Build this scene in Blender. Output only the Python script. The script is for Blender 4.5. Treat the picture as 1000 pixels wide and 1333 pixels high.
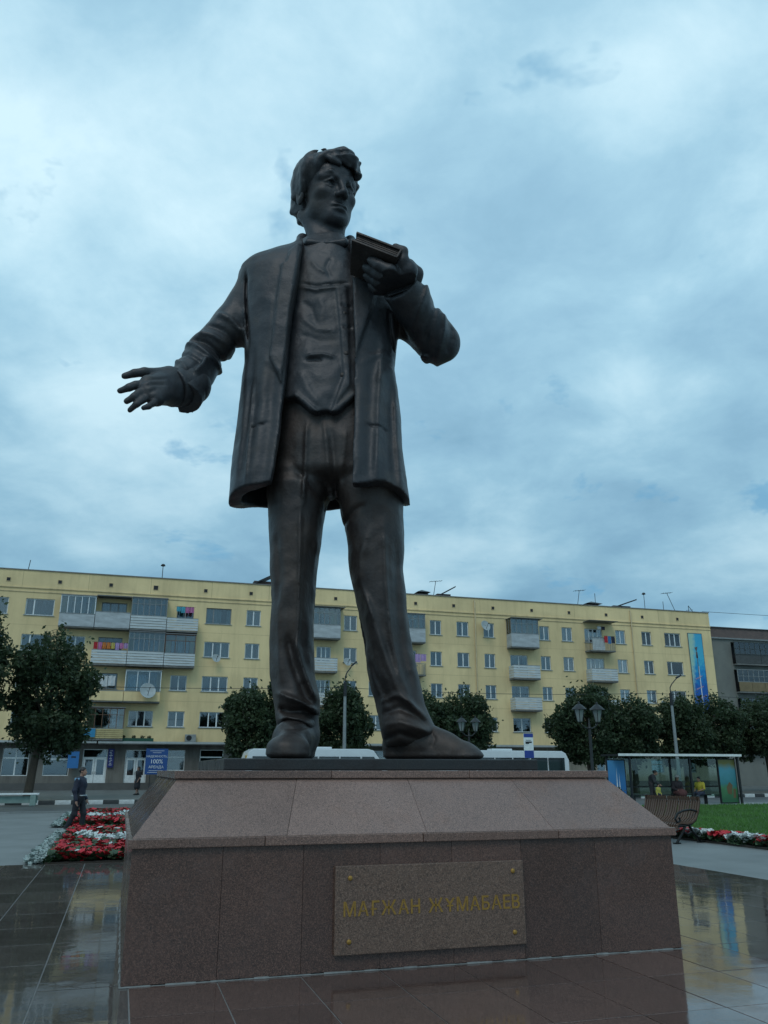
import bpy, bmesh, math, random
import numpy as np
from mathutils import Vector, Matrix
PI = math.pi; R = math.radians
sc = bpy.context.scene; col = sc.collection
for o in list(bpy.data.objects): bpy.data.objects.remove(o)

# ------------------------------------------------------------ camera, sky, sun, exposure
YAW = R(17.0)
cd = bpy.data.cameras.new('camera'); cam = bpy.data.objects.new('camera', cd); col.objects.link(cam); sc.camera = cam
cam.location = (0, 0, 1.6); cam.rotation_euler = (R(90 + 17.5), 0, -YAW)
cd.sensor_fit = 'VERTICAL'; cd.sensor_height = 36; cd.lens = 28.84; cd.clip_end = 3000; cd.clip_start = .1

w = bpy.data.worlds.new('World'); sc.world = w; w.use_nodes = True
SUN_EL, SUN_AZ = R(50), R(212)          # compass-style azimuth measured clockwise from +Y
def nd(nt, t, **kw):
    n = nt.nodes.new(t)
    for k, v in kw.items():
        if k.startswith('i_'): n.inputs[k[2:].replace('_', ' ')].default_value = v
        else: setattr(n, k, v)
    return n
def ln(nt, a, b): nt.links.new(a, b)
def ramp(nt, fac, stops):
    n = nt.nodes.new('ShaderNodeValToRGB'); e = n.color_ramp.elements
    while len(e) < len(stops): e.new(.5)
    for i, (p, c) in enumerate(stops):
        e[i].position = p; e[i].color = (c, c, c, 1) if isinstance(c, (int, float)) else (*c, 1)
    if fac is not None: ln(nt, fac, n.inputs[0])
    return n.outputs[0]
def world():
    nt = w.node_tree; nt.nodes.clear()
    out = nd(nt, 'ShaderNodeOutputWorld'); bg = nd(nt, 'ShaderNodeBackground'); bg.inputs[1].default_value = .1
    sky = nd(nt, 'ShaderNodeTexSky', sky_type='NISHITA', sun_disc=False, sun_elevation=SUN_EL, sun_rotation=SUN_AZ)
    tc = nd(nt, 'ShaderNodeTexCoord'); sp = nd(nt, 'ShaderNodeSeparateXYZ'); ln(nt, tc.outputs['Generated'], sp.inputs[0])
    mz = nd(nt, 'ShaderNodeMath', operation='MAXIMUM'); ln(nt, sp.outputs[2], mz.inputs[0]); mz.inputs[1].default_value = 0.0
    az = nd(nt, 'ShaderNodeMath', operation='ADD'); ln(nt, mz.outputs[0], az.inputs[0]); az.inputs[1].default_value = .30
    dv = nd(nt, 'ShaderNodeVectorMath', operation='DIVIDE'); ln(nt, tc.outputs['Generated'], dv.inputs[0])
    cb = nd(nt, 'ShaderNodeCombineXYZ')
    for i in range(3): ln(nt, az.outputs[0], cb.inputs[i])
    ln(nt, cb.outputs[0], dv.inputs[1])
    mp = nd(nt, 'ShaderNodeMapping'); ln(nt, dv.outputs[0], mp.inputs[0])
    mp.inputs['Scale'].default_value = (1.0, 1.0, .05); mp.inputs['Rotation'].default_value = (0, 0, R(35)); mp.inputs['Location'].default_value = (SKX, SKY_, 0)
    def noise(scale, det, rough, dist=0., lac=2.):
        n = nd(nt, 'ShaderNodeTexNoise', noise_dimensions='3D'); ln(nt, mp.outputs[0], n.inputs['Vector'])
        n.inputs['Scale'].default_value = scale; n.inputs['Detail'].default_value = det; n.inputs['Roughness'].default_value = rough; n.inputs['Distortion'].default_value = dist
        return n.outputs['Fac']
    big = noise(1.9, 2, .4, .1); fine = noise(5.5, 9, .58, .2)
    a = nd(nt, 'ShaderNodeMath', operation='MULTIPLY'); ln(nt, fine, a.inputs[0]); a.inputs[1].default_value = .36
    b = nd(nt, 'ShaderNodeMath', operation='MULTIPLY_ADD'); ln(nt, big, b.inputs[0]); b.inputs[1].default_value = .64; ln(nt, a.outputs[0], b.inputs[2])
    c = ramp(nt, b.outputs[0], [(.34, (2.5, 4.5, 6.0)), (.43, (3.1, 5.3, 6.9)), (.50, (3.8, 6.2, 7.7)), (.57, (5.0, 7.4, 8.7)), (.66, (6.6, 8.8, 9.8))])
    # overcast: darker towards the horizon, as thick cloud is seen edge-on there
    hz = ramp(nt, sp.outputs[2], [(0, (.84, .92, .95)), (.07, (.74, .82, .86)), (.20, (.64, .72, .76)), (.36, (.82, .87, .89)), (.50, (.98, 1.0, 1.0)), (1, (1.02, 1.02, 1.02))])
    ml = nd(nt, 'ShaderNodeMix', data_type='RGBA', blend_type='MULTIPLY'); ml.inputs[0].default_value = 1; ln(nt, c, ml.inputs[6]); ln(nt, hz, ml.inputs[7])
    # a few thin gaps where clear sky shows
    gap = ramp(nt, noise(4.2, 5, .6, .2), [(.0, 1.0), (.325, 1.0), (.40, 0.0), (1, 0.0)])
    g2 = nd(nt, 'ShaderNodeMath', operation='MULTIPLY'); ln(nt, gap, g2.inputs[0]); g2.inputs[1].default_value = .55
    mx = nd(nt, 'ShaderNodeMix', data_type='RGBA'); ln(nt, g2.outputs[0], mx.inputs[0]); ln(nt, ml.outputs[2], mx.inputs[6]); mx.inputs[7].default_value = (1.1, 3.4, 5.6, 1)
    cv = nd(nt, 'ShaderNodeMix', data_type='RGBA'); cv.inputs[0].default_value = .05; ln(nt, mx.outputs[2], cv.inputs[6]); ln(nt, sky.outputs[0], cv.inputs[7])
    ln(nt, cv.outputs[2], bg.inputs[0]); ln(nt, bg.outputs[0], out.inputs[0])
SKX, SKY_ = 21.5, -6.2
world()
sd = bpy.data.lights.new('sun', 'SUN'); so = bpy.data.objects.new('sun', sd); col.objects.link(so)
sd.energy = .6; sd.angle = R(25); sd.color = (1, .96, .91)
_d = Vector((math.sin(SUN_AZ) * math.cos(SUN_EL), math.cos(SUN_AZ) * math.cos(SUN_EL), math.sin(SUN_EL)))
so.rotation_euler = _d.to_track_quat('Z', 'Y').to_euler()
sc.view_settings.view_transform = 'Standard'; sc.view_settings.look = 'None'; sc.view_settings.exposure = 0.12; sc.view_settings.gamma = 1; sc.view_settings.use_curve_mapping = False
sc.render.engine = 'CYCLES'; sc.cycles.max_bounces = 8; sc.cycles.transparent_max_bounces = 12

# ------------------------------------------------------------ materials
MATS = {}
def mat(name, c, rough=.7, metal=0., var=.15, vs=3., bump=0., bs=40., c2=None, fleck=None, spec=.5, stretch=None, coat=0., streak=0.):
    """procedural surface: base colour varied by noise between c and c2, optional flecks, noise bump"""
    if name in MATS: return MATS[name]
    m = bpy.data.materials.new(name); m.use_nodes = True; nt = m.node_tree; p = nt.nodes['Principled BSDF']
    p.inputs['Roughness'].default_value = rough; p.inputs['Metallic'].default_value = metal
    p.inputs['Specular IOR Level'].default_value = spec; p.inputs['Coat Weight'].default_value = coat
    tc = nd(nt, 'ShaderNodeTexCoord'); src = tc.outputs['Object']
    if stretch:
        mp = nd(nt, 'ShaderNodeMapping'); mp.inputs['Scale'].default_value = stretch; ln(nt, src, mp.inputs[0]); src = mp.outputs[0]
    n = nd(nt, 'ShaderNodeTexNoise'); ln(nt, src, n.inputs['Vector']); n.inputs['Scale'].default_value = vs; n.inputs['Detail'].default_value = 6; n.inputs['Roughness'].default_value = .65
    lo = c2 if c2 else tuple(x * (1 - var) for x in c); hi = c if c2 else tuple(min(1, x * (1 + var)) for x in c)
    out = ramp(nt, n.outputs['Fac'], [(.32, lo), (.68, hi)])
    if fleck:
        fc, fs, ft = fleck[0], fleck[1], fleck[2]
        v = nd(nt, 'ShaderNodeTexVoronoi'); ln(nt, tc.outputs['Object'], v.inputs['Vector']); v.inputs['Scale'].default_value = fs
        sp = nd(nt, 'ShaderNodeSeparateColor'); ln(nt, v.outputs['Color'], sp.inputs[0])
        f = ramp(nt, sp.outputs[0], [(ft - .02, 0.), (ft + .02, 1.)])
        mx = nd(nt, 'ShaderNodeMix', data_type='RGBA'); ln(nt, f, mx.inputs[0]); ln(nt, out, mx.inputs[6]); mx.inputs[7].default_value = (*fc, 1); out = mx.outputs[2]
        if len(fleck) > 3:
            f2 = ramp(nt, sp.outputs[1], [(fleck[4] - .02, 0.), (fleck[4] + .02, 1.)])
            mx = nd(nt, 'ShaderNodeMix', data_type='RGBA'); ln(nt, f2, mx.inputs[0]); ln(nt, out, mx.inputs[6]); mx.inputs[7].default_value = (*fleck[3], 1); out = mx.outputs[2]
    if streak:
        mp2 = nd(nt, 'ShaderNodeMapping'); mp2.inputs['Scale'].default_value = (1.3, 1.3, .16); ln(nt, tc.outputs['Object'], mp2.inputs[0]); ns = nd(nt, 'ShaderNodeTexNoise'); ln(nt, mp2.outputs[0], ns.inputs['Vector']); ns.inputs['Scale'].default_value = 1.0; ns.inputs['Detail'].default_value = 9; ns.inputs['Roughness'].default_value = .72
        mx = nd(nt, 'ShaderNodeMix', data_type='RGBA', blend_type='MULTIPLY'); mx.inputs[0].default_value = 1; ln(nt, out, mx.inputs[6]); ln(nt, ramp(nt, ns.outputs['Fac'], [(.40, 1 - streak), (.50, 1 - .3 * streak), (.62, 1.)]), mx.inputs[7]); out = mx.outputs[2]
        br = nd(nt, 'ShaderNodeTexNoise'); ln(nt, tc.outputs['Object'], br.inputs['Vector']); br.inputs['Scale'].default_value = .12; br.inputs['Detail'].default_value = 2
        mx = nd(nt, 'ShaderNodeMix', data_type='RGBA', blend_type='MULTIPLY'); mx.inputs[0].default_value = 1; ln(nt, out, mx.inputs[6]); ln(nt, ramp(nt, br.outputs['Fac'], [(.47, .90), (.50, 1.)]), mx.inputs[7]); out = mx.outputs[2]
    ln(nt, out, p.inputs['Base Color'])
    if bump:
        b = nd(nt, 'ShaderNodeBump'); b.inputs['Strength'].default_value = bump; b.inputs['Distance'].default_value = .02
        n2 = nd(nt, 'ShaderNodeTexNoise'); ln(nt, src, n2.inputs['Vector']); n2.inputs['Scale'].default_value = bs; n2.inputs['Detail'].default_value = 5
        ln(nt, n2.outputs['Fac'], b.inputs['Height']); ln(nt, b.outputs[0], p.inputs['Normal'])
    MATS[name] = m; return m

# ------------------------------------------------------------ objects
def tag(o, label=None, cat=None, group=None, kind=None):
    if label: o['label'] = label
    if cat: o['category'] = cat
    if group: o['group'] = group
    if kind: o['kind'] = kind
    return o
def empty(name, loc=(0, 0, 0), rz=0., label=None, cat=None, group=None):
    o = bpy.data.objects.new(name, None); col.objects.link(o); o.location = loc; o.rotation_euler = (0, 0, rz)
    o.empty_display_size = .2
    return tag(o, label, cat, group)
def link_mesh(name, me, parent=None, m=None, smooth=False):
    o = bpy.data.objects.new(name, me); col.objects.link(o)
    if parent is not None: o.parent = parent
    if m is not None and not me.materials:
        for x in (m if isinstance(m, (list, tuple)) else [m]): me.materials.append(x)
    if smooth: me.polygons.foreach_set('use_smooth', [True] * len(me.polygons))
    return o
def np_mesh(name, V, F, smooth=True):
    """V (n,3) float, F (m,k) int with constant k"""
    me = bpy.data.meshes.new(name); V = np.asarray(V, np.float32); F = np.asarray(F, np.int32); k = F.shape[1]
    me.vertices.add(len(V)); me.vertices.foreach_set('co', V.ravel())
    me.loops.add(F.size); me.loops.foreach_set('vertex_index', F.ravel())
    me.polygons.add(len(F)); me.polygons.foreach_set('loop_start', np.arange(0, F.size, k, dtype=np.int32))
    try: me.polygons.foreach_set('loop_total', np.full(len(F), k, np.int32))
    except Exception: pass
    me.polygons.foreach_set('use_smooth', np.full(len(F), smooth))
    me.update(calc_edges=True); me.validate(); return me
class MB:
    """collects faces of several simple solids for ONE part"""
    def __init__(s): s.v = []; s.f = []; s.m = []
    def face(s, pts, mi=0):
        n = len(s.v); s.v += [tuple(p) for p in pts]; s.f.append(tuple(range(n, n + len(pts)))); s.m.append(mi)
    def box(s, x0, x1, y0, y1, z0, z1, mi=0, M=None, bev=0.):
        if bev > 0:
            b = bev; pts = []
            bm = bmesh.new(); r = bmesh.ops.create_cube(bm, size=1)
            for v in bm.verts: v.co = Vector(((x0 + x1) / 2 + v.co.x * (x1 - x0), (y0 + y1) / 2 + v.co.y * (y1 - y0), (z0 + z1) / 2 + v.co.z * (z1 - z0)))
            bmesh.ops.bevel(bm, geom=bm.edges[:], offset=b, segments=2, affect='EDGES', profile=.6)
            s.add_bm(bm, mi, M); return s
        P = [(x, y, z) for x in (x0, x1) for y in (y0, y1) for z in (z0, z1)]
        if M is not None: P = [tuple(M @ Vector(p)) for p in P]
        n = len(s.v); s.v += P
        for f in ((0, 1, 3, 2), (4, 6, 7, 5), (0, 4, 5, 1), (2, 3, 7, 6), (0, 2, 6, 4), (1, 5, 7, 3)): s.f.append(tuple(n + i for i in f)); s.m.append(mi)
        return s
    def add_bm(s, bm, mi=0, M=None):
        n = len(s.v); bm.verts.index_update()
        s.v += [tuple(M @ v.co) if M is not None else tuple(v.co) for v in bm.verts]
        for f in bm.faces: s.f.append(tuple(n + v.index for v in f.verts)); s.m.append(mi)
        bm.free()
    def tube(s, pts, r, n=8, mi=0, cap=True):
        pts = [Vector(p) for p in pts]; rs = r if isinstance(r, (list, tuple)) else [r] * len(pts); base = len(s.v); prev = None
        for i, p in enumerate(pts):
            t = (pts[min(i + 1, len(pts) - 1)] - pts[max(i - 1, 0)]).normalized()
            a = prev if prev is not None else (Vector((1, 0, 0)) if abs(t.x) < .9 else Vector((0, 1, 0)))
            a = (a - t * a.dot(t)).normalized(); b = t.cross(a); prev = a
            for k in range(n):
                an = 2 * PI * k / n; s.v.append(tuple(p + (a * math.cos(an) + b * math.sin(an)) * rs[i]))
        for i in range(len(pts) - 1):
            for k in range(n):
                a0 = base + i * n + k; a1 = base + i * n + (k + 1) % n; s.f.append((a0, a1, a1 + n, a0 + n)); s.m.append(mi)
        if cap:
            s.f.append(tuple(base + k for k in range(n))[::-1]); s.m.append(mi)
            q = base + (len(pts) - 1) * n; s.f.append(tuple(q + k for k in range(n))); s.m.append(mi)
        return s
    def lathe(s, prof, c=(0, 0, 0), n=16, mi=0):
        base = len(s.v)
        for r, z in prof:
            for k in range(n): s.v.append((c[0] + r * math.cos(2 * PI * k / n), c[1] + r * math.sin(2 * PI * k / n), c[2] + z))
        for i in range(len(prof) - 1):
            for k in range(n):
                a0 = base + i * n + k; a1 = base + i * n + (k + 1) % n; s.f.append((a0, a1, a1 + n, a0 + n)); s.m.append(mi)
        return s
    def build(s, name, m, parent=None, smooth=False, kind=None):
        me = bpy.data.meshes.new(name); me.from_pydata(s.v, [], s.f); me.update()
        bm = bmesh.new(); bm.from_mesh(me); bmesh.ops.recalc_face_normals(bm, faces=bm.faces); bm.to_mesh(me); bm.free()
        ms = m if isinstance(m, (list, tuple)) else [m]
        for x in ms: me.materials.append(x)
        if len(ms) > 1: me.polygons.foreach_set('material_index', s.m)
        o = link_mesh(name, me, parent, smooth=smooth)
        if smooth:
            try: me.set_sharp_from_angle(angle=R(40))
            except Exception: pass
        if kind: o['kind'] = kind
        return o
def copy_tree(o, parent=None):
    c = o.copy(); col.objects.link(c)
    if parent is not None: c.parent = parent
    for ch in list(o.children): copy_tree(ch, c)
    return c
def text_mesh(body, size, m, parent, loc, rot=(R(90), 0, 0), ext=.004, name='lettering', align='CENTER', sx=1., off=0.):
    cu = bpy.data.curves.new(name, 'FONT'); cu.body = body; cu.size = size; cu.align_x = align; cu.align_y = 'CENTER'; cu.extrude = ext; cu.offset = off; cu.resolution_u = 3
    t = bpy.data.objects.new('tmp', cu); col.objects.link(t); dg = bpy.context.evaluated_depsgraph_get(); dg.update()
    me = bpy.data.meshes.new_from_object(t.evaluated_get(dg)); bpy.data.objects.remove(t); me.name = name
    me.materials.clear(); me.materials.append(m)
    o = bpy.data.objects.new(name, me); col.objects.link(o); o.parent = parent; o.location = loc; o.rotation_euler = rot; o.scale = (sx, 1, 1)
    return o

# ------------------------------------------------------------ volume sculpting (signed distances -> surface nets)
def smin(a, b, k):
    if k <= 0: return np.minimum(a, b)
    h = np.maximum(k - np.abs(a - b), 0) / k; return np.minimum(a, b) - h * h * k * .25
class Vol:
    def __init__(s, lo, hi, h):
        s.lo = np.array(lo, float); s.h = h; s.n = [int(math.ceil((hi[i] - lo[i]) / h)) + 1 for i in range(3)]
        s.ax = [(s.lo[i] + h * np.arange(s.n[i])).astype(np.float32) for i in range(3)]; s.v = np.ones(s.n, np.float32)
    def sub(s, lo, hi):
        sl = []
        for i in range(3):
            a = int(np.searchsorted(s.ax[i], lo[i])); b = int(np.searchsorted(s.ax[i], hi[i])); sl.append(slice(max(a, 0), max(b, a)))
        g = (s.ax[0][sl[0]][:, None, None], s.ax[1][sl[1]][None, :, None], s.ax[2][sl[2]][None, None, :])
        return tuple(sl), g
    def put(s, fn, lo, hi, k=0., cut=False):
        pad = k + .06; sl, (x, y, z) = s.sub([l - pad for l in lo], [q + pad for q in hi])
        if s.v[sl].size == 0: return
        d = fn(x, y, z); s.v[sl] = -smin(-s.v[sl], d, k) if cut else smin(s.v[sl], d, k)
    def cone(s, a, b, ra, rb, k=.05, cut=False, flat=None):
        a = np.array(a, float); b = np.array(b, float); ab = b - a; L2 = max(ab.dot(ab), 1e-9); r = max(ra, rb)
        def fn(x, y, z):
            t = ((x - a[0]) * ab[0] + (y - a[1]) * ab[1] + (z - a[2]) * ab[2]) / L2; tc = np.clip(t, 0, 1)
            d = np.sqrt((x - a[0] - tc * ab[0]) ** 2 + (y - a[1] - tc * ab[1]) ** 2 + (z - a[2] - tc * ab[2]) ** 2) - (ra + (rb - ra) * tc)
            if flat: d = np.maximum(d, (t - 1) * math.sqrt(L2))
            return d
        s.put(fn, np.minimum(a, b) - r, np.maximum(a, b) + r, k, cut)
    def chain(s, pts, rs, k=.05, cut=False):
        for i in range(len(pts) - 1): s.cone(pts[i], pts[i + 1], rs[i], rs[i + 1], k, cut)
    def ell(s, c, r, k=.05, cut=False, rot=None):
        c = np.array(c, float); r = np.array(r, float); q = r.max() if rot is not None else r; M = np.array(rot) if rot is not None else None
        def fn(x, y, z):
            X, Y, Z = x - c[0], y - c[1], z - c[2]
            if M is not None: X, Y, Z = (M[0, 0] * X + M[1, 0] * Y + M[2, 0] * Z, M[0, 1] * X + M[1, 1] * Y + M[2, 1] * Z, M[0, 2] * X + M[1, 2] * Y + M[2, 2] * Z)
            k0 = np.sqrt((X / r[0]) ** 2 + (Y / r[1]) ** 2 + (Z / r[2]) ** 2); k1 = np.sqrt((X / r[0] ** 2) ** 2 + (Y / r[1] ** 2) ** 2 + (Z / r[2] ** 2) ** 2)
            return (k0 * (k0 - 1) / np.maximum(k1, 1e-6)).astype(np.float32)
        s.put(fn, c - q, c + q, k, cut)
    def stack(s, secs, k=.05, n=2.3, off=0., zmin=None, zmax=None, cut=False, sm=31):
        """horizontal sections (z, x, half width, y, half depth)"""
        S = np.array(sorted(secs), float); zz = np.linspace(S[0, 0], S[-1, 0], 400)
        C = []
        for j in range(1, 5):
            c = np.interp(zz, S[:, 0], S[:, j]); kk = np.hanning(sm); kk /= kk.sum(); cp = np.pad(c, sm // 2, mode='reflect', reflect_type='odd'); C.append(np.convolve(cp, kk, 'valid'))
        z0 = S[0, 0] if zmin is None else zmin; z1 = S[-1, 0] if zmax is None else zmax
        def fn(x, y, z):
            zf = z.ravel(); cx, w_, cy, q_ = [np.interp(zf, zz, c).astype(np.float32)[None, None, :] for c in C]
            w_ = np.maximum(w_ + off, .01); q_ = np.maximum(q_ + off, .01)
            rho = (np.abs((x - cx) / w_) ** n + np.abs((y - cy) / q_) ** n) ** (1 / n)
            return np.maximum(np.maximum((rho - 1) * np.minimum(w_, q_), z0 - z), z - z1)
        W = (S[:, 2]).max() + off; Q = S[:, 4].max() + off
        s.put(fn, (S[:, 1].min() - W, S[:, 3].min() - Q, z0), (S[:, 1].max() + W, S[:, 3].max() + Q, z1), k, cut)
    def stroke(s, pts, wd, amp, y1=0., y0=-9., taper=True):
        """fold line drawn on the front: raises (amp>0) or sinks the surface near the line in the x-z plane"""
        P2 = np.array([(p[0], p[2]) for p in pts]); pad = wd * 3
        sl, (x, y, z) = s.sub((P2[:, 0].min() - pad, y0, P2[:, 1].min() - pad), (P2[:, 0].max() + pad, y1, P2[:, 1].max() + pad))
        if s.v[sl].size == 0: return
        X = x[:, 0, :]; Z = z[:, 0, :]; best = np.full(np.broadcast(X, Z).shape, 9., np.float32); tt = np.zeros_like(best); n = len(P2) - 1
        for i in range(n):
            a, b = P2[i], P2[i + 1]; ab = b - a; t = np.clip(((X - a[0]) * ab[0] + (Z - a[1]) * ab[1]) / max(ab.dot(ab), 1e-9), 0, 1)
            d = np.hypot(X - a[0] - t * ab[0], Z - a[1] - t * ab[1]); m = d < best; best = np.where(m, d, best); tt = np.where(m, (i + t) / n, tt)
        g = amp * np.exp(-(best / wd) ** 2)
        if taper: g = g * np.clip(np.minimum(tt, 1 - tt) * 6 + .15, 0, 1)
        s.v[sl] -= g[:, None, :]
    def panel(s, pts, amp, edge=.012, y1=0., y0=-9.):
        """raises a flat area bounded by a polygon in the x-z plane (lapels, flaps)"""
        P2 = np.array([(p[0], p[2]) for p in pts]); pad = .1
        sl, (x, y, z) = s.sub((P2[:, 0].min() - pad, y0, P2[:, 1].min() - pad), (P2[:, 0].max() + pad, y1, P2[:, 1].max() + pad))
        X, Z = np.broadcast_arrays(x[:, 0, :], z[:, 0, :]); best = np.full(X.shape, 9., np.float32); ins = np.zeros(X.shape, bool)
        for i in range(len(P2)):
            a, b = P2[i], P2[(i + 1) % len(P2)]; ab = b - a; t = np.clip(((X - a[0]) * ab[0] + (Z - a[1]) * ab[1]) / max(ab.dot(ab), 1e-9), 0, 1)
            best = np.minimum(best, np.hypot(X - a[0] - t * ab[0], Z - a[1] - t * ab[1]))
            c = ((a[1] > Z) != (b[1] > Z)) & (X < (b[0] - a[0]) * (Z - a[1]) / ((b[1] - a[1]) if abs(b[1] - a[1]) > 1e-9 else 1e-9) + a[0]); ins ^= c
        g = amp * np.clip(.5 + np.where(ins, best, -best) / (2 * edge), 0, 1); s.v[sl] -= g[:, None, :]
    def noise(s, amp, scale, seed=0, stretch=(1, 1, 1)):
        rg = np.random.RandomState(seed); n = 24; L = rg.rand(n, n, n).astype(np.float32) - .5
        idx = np.argwhere(np.abs(s.v) < .12); 
        P = idx * s.h + s.lo; q = P * scale * np.array(stretch); i0 = np.floor(q).astype(int); f = q - i0; f = f * f * (3 - 2 * f); r = 0
        for dx in (0, 1):
            for dy in (0, 1):
                for dz in (0, 1):
                    wgt = (f[:, 0] if dx else 1 - f[:, 0]) * (f[:, 1] if dy else 1 - f[:, 1]) * (f[:, 2] if dz else 1 - f[:, 2])
                    r = r + wgt * L[(i0[:, 0] + dx) % n, (i0[:, 1] + dy) % n, (i0[:, 2] + dz) % n]
        s.v[tuple(idx.T)] += (r * 2 * amp).astype(np.float32)
    def mesh(s, name, smooth_it=1):
        v = s.v; v[0] = v[-1] = 1; v[:, 0] = v[:, -1] = 1; v[:, :, 0] = v[:, :, -1] = 1
        sg = v < 0; c = np.zeros([k - 1 for k in v.shape], np.uint8)
        C8 = [(a, b, d) for a in (0, 1) for b in (0, 1) for d in (0, 1)]; N = v.shape
        for a, b, d in C8: c += sg[a:N[0] - 1 + a, b:N[1] - 1 + b, d:N[2] - 1 + d]
        mixed = (c > 0) & (c < 8); idx = np.argwhere(mixed); acc = np.zeros((len(idx), 3)); cnt = np.zeros(len(idx))
        for p in C8:
            for ax in range(3):
                if p[ax]: continue
                q = list(p); q[ax] = 1
                va = v[tuple((idx + p).T)]; vb = v[tuple((idx + q).T)]; m = (va < 0) != (vb < 0); t = np.where(m, va / np.where(m, va - vb, 1), 0)
                pt = np.tile(np.array(p, float), (len(idx), 1)); pt[:, ax] += t; acc += pt * m[:, None]; cnt += m
        V = (idx + acc / cnt[:, None]) * s.h + s.lo; vid = np.full(mixed.shape, -1, np.int32); vid[mixed] = np.arange(len(idx)); F = []
        for ax in range(3):
            a1, a2 = (ax + 1) % 3, (ax + 2) % 3; lo = [slice(None)] * 3; hi = [slice(None)] * 3; lo[ax] = slice(0, -1); hi[ax] = slice(1, None)
            A = sg[tuple(lo)]; B = sg[tuple(hi)]; e = np.argwhere(A != B); e = e[(e[:, a1] > 0) & (e[:, a2] > 0) & (e[:, a1] < N[a1] - 1) & (e[:, a2] < N[a2] - 1)]
            ins = A[tuple(e.T)]; u = np.zeros(3, int); u[a1] = 1; t = np.zeros(3, int); t[a2] = 1
            q = np.stack([vid[tuple((e - u - t).T)], vid[tuple((e - t).T)], vid[tuple(e.T)], vid[tuple((e - u).T)]], 1); q[~ins] = q[~ins][:, ::-1]; F.append(q)
        F = np.concatenate(F); F = F[(F >= 0).all(1)]
        for _ in range(smooth_it):
            S_ = np.zeros_like(V); n_ = np.zeros(len(V))
            for a in range(4):
                for b in (1, 3): np.add.at(S_, F[:, a], V[F[:, (a + b) % 4]]); np.add.at(n_, F[:, a], 1)
            V = .5 * V + .5 * S_ / np.maximum(n_, 1)[:, None]
        return np_mesh(name, V, F)

# ------------------------------------------------------------ the bronze statue (local frame: x right, y away, z up; metres)
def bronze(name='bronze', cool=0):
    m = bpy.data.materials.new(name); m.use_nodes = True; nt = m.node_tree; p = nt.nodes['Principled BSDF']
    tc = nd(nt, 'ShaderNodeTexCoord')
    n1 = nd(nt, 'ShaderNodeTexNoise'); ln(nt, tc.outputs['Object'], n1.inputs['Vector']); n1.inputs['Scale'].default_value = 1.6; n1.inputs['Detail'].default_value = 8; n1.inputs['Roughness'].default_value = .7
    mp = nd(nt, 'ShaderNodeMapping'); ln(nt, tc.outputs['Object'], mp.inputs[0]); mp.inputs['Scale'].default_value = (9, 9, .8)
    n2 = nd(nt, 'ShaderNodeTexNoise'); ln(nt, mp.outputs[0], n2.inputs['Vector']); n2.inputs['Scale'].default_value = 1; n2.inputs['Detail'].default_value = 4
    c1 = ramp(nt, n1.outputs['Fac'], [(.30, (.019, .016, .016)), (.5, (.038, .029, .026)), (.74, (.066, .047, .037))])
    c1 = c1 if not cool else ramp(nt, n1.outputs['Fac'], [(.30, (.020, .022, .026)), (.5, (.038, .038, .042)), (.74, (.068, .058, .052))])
    c2 = ramp(nt, n2.outputs['Fac'], [(.50, 0.), (.72, .35)])
    mx = nd(nt, 'ShaderNodeMix', data_type='RGBA'); ln(nt, c2, mx.inputs[0]); ln(nt, c1, mx.inputs[6]); mx.inputs[7].default_value = (.07, .062, .058, 1)
    ln(nt, mx.outputs[2], p.inputs['Base Color']); p.inputs['Metallic'].default_value = .3
    rr = ramp(nt, n1.outputs['Fac'], [(.3, .40), (.7, .60)]); ln(nt, rr, p.inputs['Roughness'])
    b = nd(nt, 'ShaderNodeBump'); b.inputs['Strength'].default_value = .35; b.inputs['Distance'].default_value = .03
    n3 = nd(nt, 'ShaderNodeTexNoise'); ln(nt, tc.outputs['Object'], n3.inputs['Vector']); n3.inputs['Scale'].default_value = 9; n3.inputs['Detail'].default_value = 6; n3.inputs['Roughness'].default_value = .6
    vo = nd(nt, 'ShaderNodeTexVoronoi', feature='SMOOTH_F1'); ln(nt, tc.outputs['Object'], vo.inputs['Vector']); vo.inputs['Scale'].default_value = 3.6; vo.inputs['Smoothness'].default_value = .25
    hm = nd(nt, 'ShaderNodeMath', operation='MULTIPLY_ADD'); ln(nt, vo.outputs['Distance'], hm.inputs[0]); hm.inputs[1].default_value = 1.6; ln(nt, n3.outputs['Fac'], hm.inputs[2]); ln(nt, hm.outputs[0], b.inputs['Height']); ln(nt, b.outputs[0], p.inputs['Normal'])
    return m
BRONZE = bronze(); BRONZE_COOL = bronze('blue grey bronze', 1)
az = Vector((math.sin(YAW), math.cos(YAW), 0)); rt = Vector((math.cos(YAW), -math.sin(YAW), 0))
sloc = az * 9.7 + rt * (-.13) + Vector((0, 0, 1.718))
statue = empty('statue', sloc, -YAW, 'tall dark bronze man in open jacket holding up a book on the granite pedestal', 'statue')
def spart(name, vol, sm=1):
    return link_mesh(name, vol.mesh(name, sm), statue, BRONZE if name in ('trousers', 'shoe') else BRONZE_COOL)

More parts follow.
